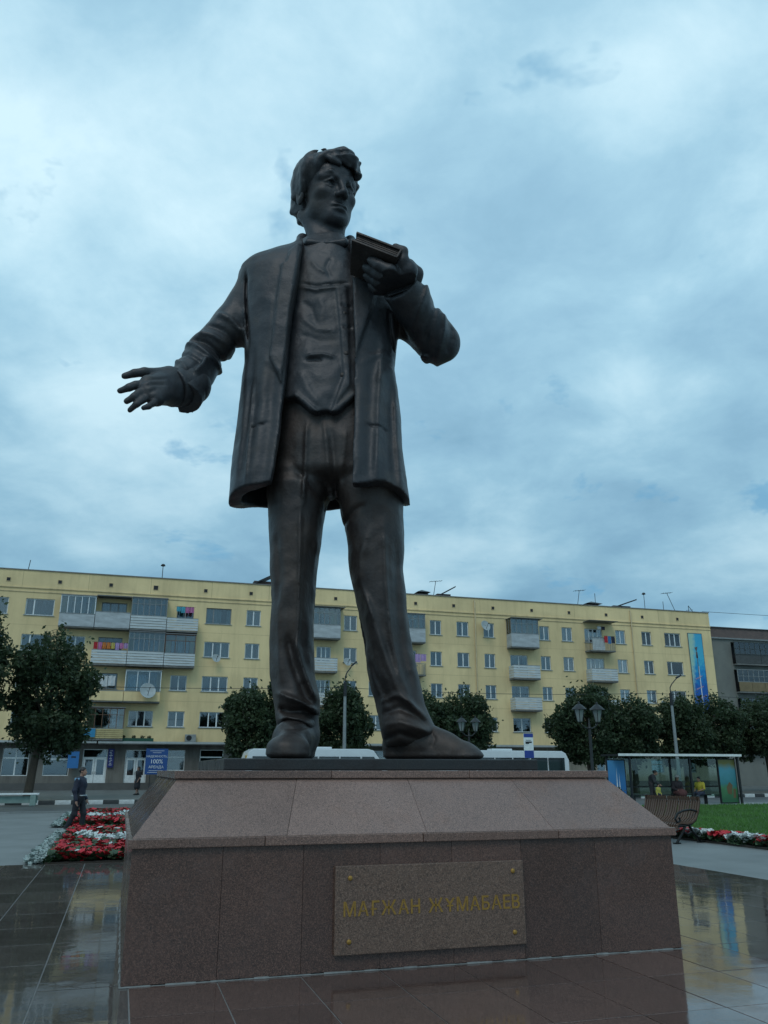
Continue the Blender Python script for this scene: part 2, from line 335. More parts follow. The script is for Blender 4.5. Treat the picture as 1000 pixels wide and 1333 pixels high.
def make_legs():
    V = Vol((-1.45, -1.1, .12), (.75, 1.0, 5.1), .02)
    # leg on the left of the picture
    V.stack([(3.618, -0.929, 0.282, 0.0, 0.25), (3.391, -0.912, 0.386, 0.0, 0.44), (3.187, -0.935, 0.384, 0.0, 0.5), (3.005, -0.946, 0.355, 0.0, 0.48), (2.707, -0.956, 0.329, 0.0, 0.46), (2.217, -0.954, 0.284, -0.02, 0.43), (1.763, -0.952, 0.257, -0.03, 0.38), (1.326, -0.952, 0.258, -0.02, 0.37),
             (0.935, -0.927, 0.26, 0.0, 0.37), (0.716, -0.884, 0.258, 0.0, 0.38), (0.568, -0.862, 0.257, 0.0, 0.4), (0.431, -0.866, 0.229, 0.0, 0.4), (0.271, -0.854, 0.199, 0.06, 0.34), (0.179, -0.842, 0.177, 0.1, 0.28)], .02, 2.2, sm=13)
    # leg on the right of the picture, planted outwards
    V.stack([(3.618, -0.137, 0.316, 0.0, 0.25), (3.391, -0.087, 0.42, 0.0, 0.46), (3.187, -0.057, 0.417, 0.0, 0.52), (3.005, -0.032, 0.391, 0.0, 0.5), (2.658, 0.012, 0.354, 0.0, 0.46), (2.222, 0.032, 0.331, 0.0, 0.44), (1.741, 0.098, 0.298, 0.0, 0.41), (1.247, 0.167, 0.289, 0.0, 0.38), (0.9, 0.251, 0.3, 0.0, 0.38),
             (0.594, 0.325, 0.284, 0.0, 0.4), (0.413, 0.377, 0.308, -0.0, 0.44), (0.302, 0.414, 0.329, -0.02, 0.43), (0.177, 0.385, 0.273, 0.04, 0.36), (0.094, 0.35, 0.202, 0.08, 0.28)], .04, 2.2, sm=13)
    # hips and seat
    V.stack([(3.187, -0.475, 0.624, 0.0, 0.16), (3.288, -0.476, 0.818, 0.0, 0.44), (3.36, -0.487, 0.829, 0.0, 0.53), (3.722, -0.494, 0.819, 0.0, 0.54), (4.145, -0.501, 0.769, 0.0, 0.49), (4.579, -0.509, 0.699, 0.0, 0.43), (5.023, -0.527, 0.657, 0.0, 0.4)], .10, 2.3)
    # creases, fly, drag lines towards the knees and the stacked cloth at the ankles
    for pts, wd, amp in [
        ([(-0.859, -0.4, 2.925), (-0.85, -0.4, 2.31), (-0.845, -0.4, 1.585), (-0.857, -0.4, 1.148)], .028, .045),
        ([(-0.88, -0.4, 1.321), (-0.802, -0.4, 1.045), (-0.709, -0.4, 0.807), (-0.619, -0.4, 0.623)], .035, .07),
        ([(-0.988, -0.4, 1.408), (-0.906, -0.4, 1.062), (-0.794, -0.4, 0.765), (-0.684, -0.4, 0.515)], .05, -.05),
        ([(-1.083, -0.4, 0.723), (-0.935, -0.4, 0.656), (-0.772, -0.4, 0.606), (-0.599, -0.4, 0.49)], .035, .08),
        ([(-1.059, -0.4, 0.556), (-0.922, -0.4, 0.507), (-0.752, -0.4, 0.515), (-0.632, -0.4, 0.441)], .05, -.085),
        ([(-1.037, -0.4, 0.408), (-0.936, -0.4, 0.441), (-0.783, -0.4, 0.408), (-0.646, -0.4, 0.342)], .035, .07),
        ([(-1.043, -0.4, 1.943), (-1.065, -0.4, 1.585), (-1.065, -0.4, 1.148), (-1.018, -0.4, 0.807)], .05, .03),
        ([(-0.729, -0.4, 2.497), (-0.741, -0.4, 1.943), (-0.746, -0.4, 1.496)], .05, -.03),
        ([(-1.139, -0.4, 2.591), (-1.094, -0.4, 2.126), (-1.086, -0.4, 1.674)], .04, -.025),
        ([(-0.137, -0.4, 1.943), (-0.011, -0.4, 1.585), (0.13, -0.4, 1.148), (0.301, -0.4, 0.723), (0.511, -0.4, 0.474)], .045, .055),
        ([(-0.206, -0.4, 1.763), (-0.079, -0.4, 1.321), (0.061, -0.4, 0.892), (0.215, -0.4, 0.556)], .06, -.05),
        ([(0.13, -0.4, 2.686), (0.148, -0.4, 2.034), (0.2, -0.4, 1.408), (0.302, -0.4, 0.892), (0.436, -0.4, 0.59)], .035, .045),
        ([(0.266, -0.4, 2.497), (0.28, -0.4, 1.763), (0.338, -0.4, 1.148), (0.455, -0.4, 0.723)], .05, -.045),
        ([(0.087, -0.4, 0.623), (0.258, -0.4, 0.681), (0.428, -0.4, 0.598), (0.604, -0.4, 0.433)], .035, .04),
        ([(0.096, -0.4, 0.474), (0.3, -0.4, 0.54), (0.486, -0.4, 0.457), (0.636, -0.4, 0.342)], .045, -.04),
        ([(0.113, -0.4, 0.351), (0.299, -0.4, 0.392), (0.509, -0.4, 0.326), (0.685, -0.4, 0.253)], .035, .035),
        ([(0.13, -0.4, 0.212), (0.298, -0.4, 0.277), (0.508, -0.4, 0.212)], .035, -.05),
        ([(-0.601, -0.5, 3.976), (-0.554, -0.5, 3.524), (-0.507, -0.5, 3.036), (-0.467, -0.5, 2.825)], .03, .035),
        ([(-0.504, -0.5, 3.824), (-0.458, -0.5, 3.327), (-0.433, -0.5, 2.94)], .035, -.04),
        ([(-0.806, -0.5, 3.946), (-0.81, -0.5, 3.425), (-0.829, -0.5, 2.844)], .03, .045),
        ([(-0.336, -0.5, 3.824), (-0.368, -0.5, 3.425), (-0.434, -0.5, 3.036)], .04, .03),
        ([(-0.994, -0.5, 3.425), (-0.784, -0.5, 3.181), (-0.551, -0.5, 2.94)], .05, -.035),
        ([(-0.069, -0.5, 2.892), (-0.232, -0.5, 2.844), (-0.366, -0.5, 2.731)], .04, -.035),
        ([(-0.049, -0.5, 2.562), (-0.137, -0.5, 2.284), (-0.169, -0.5, 1.921)], .05, .03)]:
        V.stroke(pts, wd * .85, amp * .75, y1=.12)
    V.noise(.016, 3.2, 3); V.noise(.006, 9, 4)
    # hollow under the hems
    spart('trousers', V)
make_legs()

def shoe(side):
    if side < 0:
        V = Vol((-1.40, -1.25, -.02), (-.55, .5, .62), .019)
        a = (-0.846, -0.05, 0.225); t = (-0.864, -0.72, 0.1)
        V.chain([(a[0], .16, .17), (a[0] - .01, -.1, .24), (a[0] - .03, -.38, .20), (t[0] + .015, -.70, .13)], [.20, .22, .195, .145], .12)
        V.cone((a[0], .0, .30), (a[0], .02, .55), .20, .23, .14)
        V.ell((t[0], -.86, .10), (.225, .25, .145), .10)
        sx, ang, L0, L1 = (a[0] + t[0]) / 2, math.atan2(t[0] - a[0], -.75), .2, 1.08
        V.stroke([(a[0] - .16, 0, .34), (a[0], 0, .30), (a[0] + .16, 0, .34)], .02, -.02, y1=-.2)
    else:
        V = Vol((.08, -.75, -.02), (1.32, .5, .62), .019)
        V.chain([(0.306, 0.04, 0.16), (0.521, -0.06, 0.191), (0.781, -0.18, 0.129), (1.009, -0.3, 0.077)], [.20, .215, .16, .11], .14)
        V.ell((1.031, -0.32, 0.053), (.175, .17, .10), .08)
        V.stroke([(0.624, -0.3, 0.331), (0.69, -0.3, 0.216), (0.637, -0.3, 0.11)], .02, -.02)
    # flat sole and welt
    V.put(lambda x, y, z: (z - .0) + 0 * x + 0 * y, V.lo, (V.ax[0][-1], V.ax[1][-1], .3), 0, True) if False else None
    V.v[:, :, :] = np.maximum(V.v, .004 - V.ax[2][None, None, :])
    V.v -= (.022 * np.exp(-((V.ax[2] - .035) / .03) ** 2) * np.ones_like(V.v[0, 0]))[None, None, :].astype(np.float32)
    V.noise(.006, 6, 7)
    o = spart('shoe', V); return o
shoe(-1); shoe(1)

JSECS = [(6.83, -0.68, 0.394, 0.05, 0.18), (6.711, -0.645, 0.605, 0.04, 0.3), (6.562, -0.672, 0.834, 0.02, 0.4), (6.439, -0.726, 1.014, 0.0, 0.46), (6.342, -0.739, 1.079, 0.0, 0.51), (6.233, -0.738, 1.077, 0.0, 0.55), (6.066, -0.723, 1.061, 0.0, 0.58), (5.829, -0.713, 1.059, 0.0, 0.6), (5.364, -0.702, 1.016, 0.0, 0.62), (4.911, -0.704, 0.98, 0.0, 0.62),
         (4.524, -0.695, 1.014, 0.0, 0.64), (4.167, -0.694, 1.031, 0.0, 0.66), (3.795, -0.695, 1.055, 0.0, 0.7), (3.38, -0.68, 1.09, 0.0, 0.76), (2.985, -0.659, 1.113, 0.0, 0.8)]
def make_jacket():
    V = Vol((-2.55, -1.3, 2.9), (1.3, 1.0, 7.2), .019)
    V.stack(JSECS, .04, 2.9, zmin=2.99, sm=9)
    # sleeves
    A0, A1, A2, A3 = (-1.597, 0.04, 6.163), (-1.895, 0.02, 5.56), (-2.208, -0.06, 5.104), (-2.348, -0.56, 4.225)
    V.cone((-1.646, 0.04, 6.308), A0, .215, .27, .04)
    V.chain([A0, A1, A2], [.27, .27, .25], .07); V.cone(A2, A3, .25, .255, .06, flat=True)
    B0, B1, B2 = (0.046, 0.06, 6.2), (0.837, -0.08, 5.251), (0.331, -0.78, 5.645)
    V.cone((-0.101, 0.04, 6.356), B0, .24, .32, .14)
    V.chain([B0, (0.44, 0.02, 5.7), B1], [.29, .27, .25], .07); V.cone(B1, (0.331, -0.78, 5.645), .27, .245, .10, flat=True)
    V.ell((0.909, -0.06, 5.239), (.19, .22, .20), .06)
    # sleeve folds
    for pts, wd, amp in [
        ([(-2.456, -0.3, 5.128), (-2.294, -0.3, 5.062), (-2.066, -0.3, 4.886), (-1.924, -0.3, 4.799)], .035, .055),
        ([(-2.362, -0.3, 5.195), (-2.18, -0.3, 5.128), (-1.974, -0.3, 4.996), (-1.834, -0.3, 4.952)], .04, -.06),
        ([(-2.289, -0.3, 5.284), (-2.088, -0.3, 5.239), (-1.884, -0.3, 5.128)], .04, .05),
        ([(-2.179, -0.3, 5.418), (-1.955, -0.3, 5.328), (-1.729, -0.3, 5.195)], .04, -.04),
        ([(-2.071, -0.3, 5.599), (-1.864, -0.3, 5.486), (-1.675, -0.3, 5.284)], .04, .035),
        ([(-2.51, -0.3, 4.93), (-2.339, -0.3, 4.864), (-2.133, -0.3, 4.712)], .03, -.035),
        ([(-2.531, -0.3, 4.821), (-2.366, -0.3, 4.691), (-2.256, -0.3, 4.519)], .03, .035),
        ([(-2.084, -0.3, 4.864), (-2.112, -0.3, 4.691), (-2.177, -0.3, 4.497)], .035, .05),
        ([(-2.155, -0.3, 4.756), (-2.238, -0.3, 4.54), (-2.281, -0.3, 4.327)], .03, -.03),
        ([(0.585, -0.3, 5.944), (0.512, -0.3, 5.736), (0.31, -0.3, 5.622)], .03, -.035),
        ([(0.693, -0.3, 5.759), (0.649, -0.3, 5.509), (0.526, -0.3, 5.239)], .035, .05),
        ([(0.791, -0.3, 5.622), (0.746, -0.3, 5.362), (0.643, -0.3, 5.106)], .04, -.05),
        ([(0.908, -0.3, 5.486), (0.902, -0.3, 5.239), (0.818, -0.3, 4.952)], .035, .045),
        ([(1.004, -0.3, 5.362), (1.0, -0.3, 5.195), (0.937, -0.3, 5.018)], .03, -.03),
        ([(0.426, -0.3, 5.15), (0.573, -0.3, 5.029), (0.739, -0.3, 4.952)], .03, .04)]:
        V.stroke(pts, wd, amp, y1=.6)
    # hanging folds of the two fronts
    for pts, wd, amp in [
        ([(-1.356, -0.5, 4.758), (-1.352, -0.5, 4.027), (-1.399, -0.5, 3.425), (-1.437, -0.5, 3.065)], .06, .05),
        ([(-1.227, -0.5, 4.652), (-1.232, -0.5, 3.824), (-1.274, -0.5, 3.094)], .05, -.045),
        ([(-1.516, -0.5, 5.082), (-1.513, -0.5, 4.233), (-1.552, -0.5, 3.524), (-1.583, -0.5, 3.074)], .05, -.04),
        ([(-1.561, -0.5, 4.441), (-1.586, -0.5, 3.824), (-1.622, -0.5, 3.113)], .04, .03),
        ([(0.111, -0.5, 5.082), (0.073, -0.5, 4.233), (0.056, -0.5, 3.623), (0.039, -0.5, 3.065)], .035, .085),
        ([(-0.023, -0.5, 4.758), (-0.048, -0.5, 4.027), (-0.052, -0.5, 3.074)], .05, -.055),
        ([(0.206, -0.5, 4.652), (0.205, -0.5, 3.824), (0.239, -0.5, 3.036)], .05, -.06),
        ([(0.263, -0.5, 4.441), (0.297, -0.5, 3.623), (0.348, -0.5, 2.959)], .035, .05),
        ([(-0.155, -0.5, 4.441), (-0.168, -0.5, 3.824), (-0.18, -0.5, 3.094)], .04, .035),
        ([(-1.687, -0.5, 6.17), (-1.684, -0.5, 5.906), (-1.654, -0.5, 5.522), (-1.59, -0.5, 5.016)], .020, -.045),
        ([(0.179, -0.5, 5.522), (0.208, -0.5, 5.245), (0.256, -0.5, 5.038)], .025, -.04),
        ([(-1.356, -0.5, 4.758), (-1.127, -0.5, 4.525)], .03, .03), ([(0.245, -0.5, 4.758), (0.035, -0.5, 4.441)], .04, .035),
        ([(0.275, -0.5, 4.919), (0.034, -0.5, 4.844), (-0.176, -0.5, 4.652)], .035, .03)]:
        V.stroke(pts, wd * 1.15, amp * (.42 if amp > 0 or wd > .04 else .8), y1=.05)
    # lapels with their notches
    V.panel([(-0.97, -0.5, 6.544), (-1.038, -0.5, 6.474), (-1.095, -0.5, 6.368), (-1.127, -0.5, 6.147), (-1.186, -0.5, 6.112), (-1.198, -0.5, 5.906), (-1.233, -0.5, 5.522), (-1.264, -0.5, 5.082), (-1.289, -0.5, 4.758), (-1.122, -0.5, 4.389), (-1.082, -0.5, 4.865), (-1.052, -0.5, 5.411), (-0.998, -0.5, 5.837), (-0.97, -0.5, 6.205)], .05)
    V.panel([(-0.314, -0.5, 6.521), (-0.212, -0.5, 6.415), (-0.09, -0.5, 6.205), (-0.009, -0.5, 6.066), (0.06, -0.5, 6.02), (0.09, -0.5, 5.906), (0.012, -0.5, 5.612), (-0.084, -0.5, 5.245), (-0.178, -0.5, 4.919), (-0.233, -0.5, 4.673), (-0.257, -0.5, 5.082), (-0.275, -0.5, 5.747)], .05)
    # rolled collar round the back of the neck
    c = (-0.686, 0.1, 6.916); V.chain([(-1.039, -0.15, 6.663), (-1.009, 0.1, 6.966), (c[0] - .1, .42, c[2] + .12), (c[0] + .14, .42, c[2] + .1), (-0.343, 0.1, 6.941), (-0.287, -0.15, 6.663)], [.07, .075, .08, .08, .07, .06], .06)
    # open front and hollow inside
    zc = lambda p: (p[2], p[0])
    EL = np.array(sorted([zc(p) for p in [(-0.948, -0.55, 6.638), (-0.951, -0.55, 6.426), (-0.972, -0.55, 6.113), (-0.991, -0.55, 5.771), (-1.04, -0.6, 5.351), (-1.063, -0.6, 4.918), (-1.082, -0.6, 4.392), (-1.112, -0.65, 3.859), (-1.15, -0.7, 3.348), (-1.19, -0.75, 2.95)]]))
    ER = np.array(sorted([zc(p) for p in [(-0.333, -0.55, 6.638), (-0.311, -0.55, 6.426), (-0.285, -0.55, 5.964), (-0.258, -0.6, 5.461), (-0.234, -0.6, 5.025), (-0.236, -0.6, 4.392), (-0.228, -0.65, 3.76), (-0.233, -0.75, 2.95)]]))
    x, y, z = V.ax[0][:, None, None], V.ax[1][None, :, None], V.ax[2][None, None, :]
    el = np.interp(V.ax[2], EL[:, 0], EL[:, 1])[None, None, :]; er = np.interp(V.ax[2], ER[:, 0], ER[:, 1])[None, None, :]
    cut = np.maximum(np.maximum(el - x, x - er), y + .1); V.v = np.maximum(V.v, -cut).astype(np.float32)
    inner = [(s[0], s[1], s[2] - .14, s[3], s[4] - .14) for s in JSECS if s[0] < 6.35]
    V.stack(inner, .0, 2.5, zmin=2.5, cut=True)
    # uneven hem
    hem = 3.03 + .035 * np.sin(x * 5.2 + 1) + .02 * np.sin(x * 11) + .06 * np.clip(-y - .2, 0, 1) + .24 * np.clip(y + .1, 0, 1)
    V.v = np.maximum(V.v, (hem - z)).astype(np.float32)
    # openings of the cuffs
    for a, b, r in ((A2, A3, .205), (B1, B2, .175)):
        a, b = np.array(a), np.array(b); d = (b - a) / np.linalg.norm(b - a); V.cone(b - d * .10, b + d * .2, r, r, .0, True) if r < .2 else V.cone((-2.36, -0.55, 4.354), (-2.638, -0.6, 4.35), .19, .19, 0, True)
    V.noise(.013, 1.7, 11); V.noise(.005, 7, 12)
    xc = np.interp(V.ax[2], [(-2.4, -0.6, 4.053)[2], (-2.518, -0.6, 4.611)[2]], [(-2.4, -0.6, 4.053)[0], (-2.518, -0.6, 4.611)[0]])[None, None, :]; V.v = np.maximum(V.v, xc - x).astype(np.float32)
    # flattened planes and cast seams
    V.stroke([(-1.485, -0.5, 4.441), (-1.488, -0.5, 3.723), (-1.493, -0.5, 3.094)], .02, .03, y1=.05)
    V.stroke([(-1.474, -0.5, 3.824), (-1.252, -0.5, 3.865)], .014, -.025, y1=.0); V.stroke([(-0.113, -0.5, 3.865), (0.186, -0.5, 3.804)], .014, -.025, y1=.0)
    spart('jacket', V)
make_jacket()

def make_waistcoat():
    V = Vol((-1.4, -.9, 3.7), (.3, .35, 7.1), .019)
    V.stack([(6.83, -0.686, 0.307, -0.02, 0.24), (6.596, -0.67, 0.4, -0.02, 0.36), (6.232, -0.642, 0.501, -0.02, 0.44), (5.816, -0.623, 0.588, -0.02, 0.49), (5.353, -0.604, 0.632, -0.02, 0.51), (4.901, -0.615, 0.643, -0.02, 0.53), (4.514, -0.616, 0.647, -0.02, 0.56), (4.03, -0.606, 0.638, -0.02, 0.6)], .03, 2.6)
    x, z = V.ax[0][:, None, None], V.ax[2][None, None, :]
    a, b, c = (-0.956, -0.6, 4.257), (-0.582, -0.6, 3.851), (-0.226, -0.6, 4.268)
    lowz = np.interp(V.ax[0], [a[0], b[0] - .02, b[0] + .02, c[0]], [a[2], b[2], b[2], c[2]])[:, None, None]
    V.v = np.maximum(V.v, lowz - z).astype(np.float32)
    V.stroke([(-0.956, -0.6, 4.278), (-0.764, -0.6, 4.094), (-0.583, -0.6, 3.922), (-0.41, -0.6, 4.094), (-0.226, -0.6, 4.288)], .03, .03, taper=False)
    V.panel([(-0.487, -0.6, 5.795), (-0.34, -0.6, 5.795), (-0.312, -0.6, 5.133), (-0.283, -0.6, 4.392), (-0.502, -0.6, 4.023), (-0.37, -0.6, 4.496), (-0.417, -0.6, 5.133)], .030)
    V.stroke([(-0.958, -0.6, 5.84), (-0.75, -0.6, 5.761), (-0.487, -0.6, 5.795), (-0.301, -0.6, 5.84)], .02, .03); V.stroke([(-0.96, -0.6, 5.908), (-0.752, -0.6, 5.84), (-0.488, -0.6, 5.874), (-0.302, -0.6, 5.908)], .02, -.03)
    V.stroke([(-0.84, -0.6, 4.801), (-0.631, -0.6, 4.822), (-0.478, -0.6, 4.779)], .022, .035); V.stroke([(-0.839, -0.6, 4.748), (-0.725, -0.6, 4.758), (-0.63, -0.6, 4.748)], .02, -.04)
    for pts, wd, amp in [
        ([(-0.922, -0.6, 5.627), (-0.802, -0.6, 5.516), (-0.718, -0.6, 5.242)], .04, -.03), ([(-0.895, -0.6, 5.351), (-0.717, -0.6, 5.187), (-0.466, -0.6, 5.155)], .03, .03),
        ([(-0.907, -0.6, 5.133), (-0.693, -0.6, 5.025), (-0.444, -0.6, 5.025)], .04, -.03), ([(-0.91, -0.6, 4.6), (-0.808, -0.6, 4.34), (-0.633, -0.6, 4.084)], .05, .03),
        ([(-0.325, -0.6, 4.705), (-0.434, -0.6, 4.392), (-0.54, -0.6, 4.084)], .04, -.02), ([(-0.822, -0.6, 6.251), (-0.739, -0.6, 6.113), (-0.619, -0.6, 6.022)], .025, .03),
        ([(-0.566, -0.6, 6.309), (-0.621, -0.6, 6.136), (-0.558, -0.6, 5.953)], .025, -.03), ([(-0.69, -0.6, 5.683), (-0.646, -0.6, 5.461), (-0.679, -0.6, 5.242)], .04, .02),
        ([(-0.434, -0.6, 5.549), (-0.336, -0.6, 5.505), (-0.278, -0.6, 5.549)], .02, -.03), ([(-0.41, -0.6, 5.242), (-0.332, -0.6, 5.198), (-0.275, -0.6, 5.242)], .02, -.03)]:
        V.stroke(pts, wd, amp * .6, y1=.1)
    V.noise(.014, 3.5, 21); V.noise(.006, 10, 22)
    spart('waistcoat', V)
    for p in ((-0.402, -0.51, 5.695), (-0.377, -0.53, 5.415), (-0.362, -0.54, 5.124), (-0.348, -0.55, 4.838), (-0.382, -0.56, 4.537)):
        bm = bmesh.new(); bmesh.ops.create_uvsphere(bm, u_segments=12, v_segments=8, radius=.034)
        for v in bm.verts: v.co.y *= .5
        b = MB(); b.add_bm(bm, 0, Matrix.Translation(p)); b.build('button', BRONZE, statue, True)
    # bow tie
    T = Vol((-1.05, -.75, 6.2), (-.2, 0, 7.0), .014); c = (-0.637, -0.36, 6.574)
    T.ell(c, (.05, .05, .045), .02)
    for s in (-1, 1):
        T.cone((c[0] + s * .05, c[1], c[2]), (c[0] + s * .24, c[1] + .02, c[2] + .02), .035, .062, .02)
    T.noise(.008, 12, 5); spart('bow_tie', T)
make_waistcoat()

# ---- head, neck and hair
HS = 4.68
yaw, pit, rol = R(33), R(9), R(-4)
HR = Matrix.Rotation(yaw, 3, 'Z') @ Matrix.Rotation(rol, 3, 'Y') @ Matrix.Rotation(pit, 3, 'X')
HC = Vector((-0.695, 0.02, 7.588))
def hp(x, y, z): return tuple(HC + HR @ (Vector((x, y, z)) * HS))
def he(V, c, r, k=.01, cut=False, extra=None):
    M = HR if extra is None else HR @ extra
    V.ell(hp(*c), [q * HS for q in r], k * HS, cut, rot=M)
def hc(V, a, b, ra, rb, k=.008, cut=False): V.cone(hp(*a), hp(*b), ra * HS, rb * HS, k * HS, cut)
def make_head():
    V = Vol((HC.x - .75, HC.y - .95, HC.z - 1.25), (HC.x + .75, HC.y + .75, HC.z + .75), .012)
    he(V, (0, .012, .030), (.076, .094, .076)); he(V, (0, -.028, -.020), (.067, .068, .083), .02)
    he(V, (0, -.022, -.066), (.065, .062, .048), .02); he(V, (0, -.066, -.096), (.034, .027, .022), .030); he(V, (0, -.050, .045), (.062, .050, .040), .025)
    for s in (-1, 1):
        he(V, (s * .044, -.060, -.022), (.022, .024, .020), .016)
        hc(V, (s * .054, -.066, .024), (s * .018, -.090, .018), .0110, .0135, .012)
        he(V, (s * .0315, -.097, .001), (.018, .017, .0115), .014, True)
        he(V, (s * .0315, -.0735, .001), (.0145, .0125, .0110), .003)
        hc(V, (s * .047, -.080, .004), (s * .030, -.0915, .0125), .0036, .004, .004); hc(V, (s * .030, -.0915, .0125), (s * .016, -.086, .005), .004, .003, .004)
        hc(V, (s * .046, -.079, -.003), (s * .030, -.088, -.0105), .003, .0032, .004); hc(V, (s * .030, -.088, -.0105), (s * .016, -.085, -.002), .0032, .003, .004)
        hc(V, (s * .056, -.070, .030), (s * .035, -.092, .033), .0045, .006, .005); hc(V, (s * .035, -.092, .033), (s * .014, -.096, .026), .006, .0055, .005)
        he(V, (s * .0125, -.101, -.0345), (.0085, .010, .0075), .006); he(V, (s * .0075, -.108, -.0425), (.0035, .005, .003), .003, True)
        pass
        he(V, (s * .079, .012, -.008), (.010, .020, .032), .010); he(V, (s * .088, .008, -.004), (.006, .011, .018), .006, True)
        pass
    hc(V, (0, -.094, .014), (0, -.112, -.026), .0075, .0095, .012); he(V, (0, -.112, -.031), (.0108, .0105, .009), .008)
    he(V, (0, -.0880, -.063), (.024, .0125, .0065), .008); he(V, (0, -.0860, -.0745), (.020, .0125, .0068), .008)
    hc(V, (-.028, -.088, -.0705), (0, -.1015, -.0682), .0020, .0026, .003, True); hc(V, (0, -.1015, -.0682), (.028, -.088, -.0705), .0026, .0020, .003, True)
    he(V, (0, -.0985, -.087), (.018, .006, .005), .010, True)
    V.chain([hp(0, .020, -.055), (-0.689, 0.1, 7.055), (-0.682, 0.1, 6.741)], [.25, .25, .30], .07)
    V.chain([hp(-.06, .03, -.06), (-0.726, -0.16, 6.705)], [.07, .05], .10); V.chain([hp(.06, .03, -.06), (-0.622, -0.16, 6.705)], [.07, .05], .10)
    V.noise(.005, 7, 31)
    spart('head', V, 1)
    # shirt collar
    C = Vol((-1.2, -.5, 6.3), (-.1, .7, 7.2), .016); c = (-0.679, 0.08, 6.69)
    C.stack([(c[2] - .25, c[0], .37, c[1], .39), (c[2] + .02, c[0], .34, c[1], .36), (c[2] + .10, c[0], .345, c[1], .37)], 0, 2.)
    C.stack([(c[2] - .30, c[0], .29, c[1], .31), (c[2] + .2, c[0], .29, c[1], .31)], 0, 2., cut=True); C.noise(.01, 6, 8)
    spart('shirt_collar', C)
    # hair: swept waves
    H = Vol((HC.x - .85, HC.y - .85, HC.z - .85), (HC.x + .85, HC.y + .85, HC.z + .95), .013)
    he(H, (0, .026, .041), (.0915, .106, .084)); he(H, (0, .055, -.008), (.080, .066, .064), .02)
    he(H, (.012, -.048, .086), (.066, .052, .034), .02); he(H, (-.055, -.005, .066), (.040, .070, .048), .02); he(H, (.060, -.005, .066), (.036, .066, .046), .02)
    for s in (-1, 1): he(H, (s * .074, .004, .012), (.014, .024, .026), .012)
    # free the face
    he(H, (0, -.100, -.022), (.084, .094, .083), .006, True); he(H, (-.006, -.110, .012), (.062, .064, .050), .006, True)
    # locks
    rg = random.Random(4)
    for i in range(120):
        u = rg.uniform(-1, 1); t0 = rg.uniform(-.35, 1.0)
        pts = []; ph = rg.uniform(0, 6)
        for j in range(6):
            f = t0 - .13 * j; el = f * 1.45; a = u * 1.05 + .30 * j * .35 + .10 * math.sin(j * 1.6 + ph)
            x = .087 * math.sin(a) * math.cos(el * .4); y = .026 + .104 * math.sin(el) * math.cos(a) * 1.0; z = .042 + .084 * math.cos(el) * math.cos(a * .85)
            pts.append(hp(x * 1.02, y, z))
        H.chain(pts, [.016, .026, .032, .030, .024, .012], .012)
    # fringe falling over the brow on one side
    for a, b, c_, r in [((-.030, -.045, .110), (.005, -.094, .096), (.040, -.099, .062), .015), ((-.01, -.050, .112), (.030, -.090, .095), (.058, -.082, .056), .015), ((-.045, -.050, .098), (-.020, -.092, .086), (.020, -.105, .060), .013), ((-.05, -.055, .092), (-.042, -.088, .076), (-.010, -.103, .058), .011), ((0, -.06, .108), (.012, -.100, .088), (.044, -.104, .052), .014), ((.01, -.07, .104), (.03, -.102, .080), (.056, -.092, .044), .011),
                        ((.02, -.045, .108), (.056, -.062, .086), (.074, -.050, .050), .014), ((-.055, -.040, .098), (-.062, -.060, .075), (-.066, -.050, .055), .010), ((.068, -.04, .08), (.078, -.036, .050), (.080, -.020, .020), .011), ((-.072, -.02, .07), (-.081, -.020, .040), (-.082, -.008, .010), .011)]:
        H.chain([hp(*a), hp(*b), hp(*c_)], [r * HS, r * HS * 1.1, r * HS * .6], .04)
    X_, Y_, Z_ = [q - c for q, c in zip((H.ax[0][:, None, None], H.ax[1][None, :, None], H.ax[2][None, None, :]), HC)]
    ph = 21 * (.75 * X_ - .55 * Z_ + .35 * Y_) + 2.6 * np.sin(5.0 * Z_ + 3.2 * X_) + 2.0 * np.sin(6.5 * Y_ + 2 * Z_); H.v += (.016 * np.sin(1.3 * ph) + .008 * np.sin(1.9 * ph + 4 * np.sin(7 * Z_))).astype(np.float32)
    H.noise(.024, 5.0, 41); H.noise(.012, 14, 42)
    spart('hair', H, 1)
make_head()

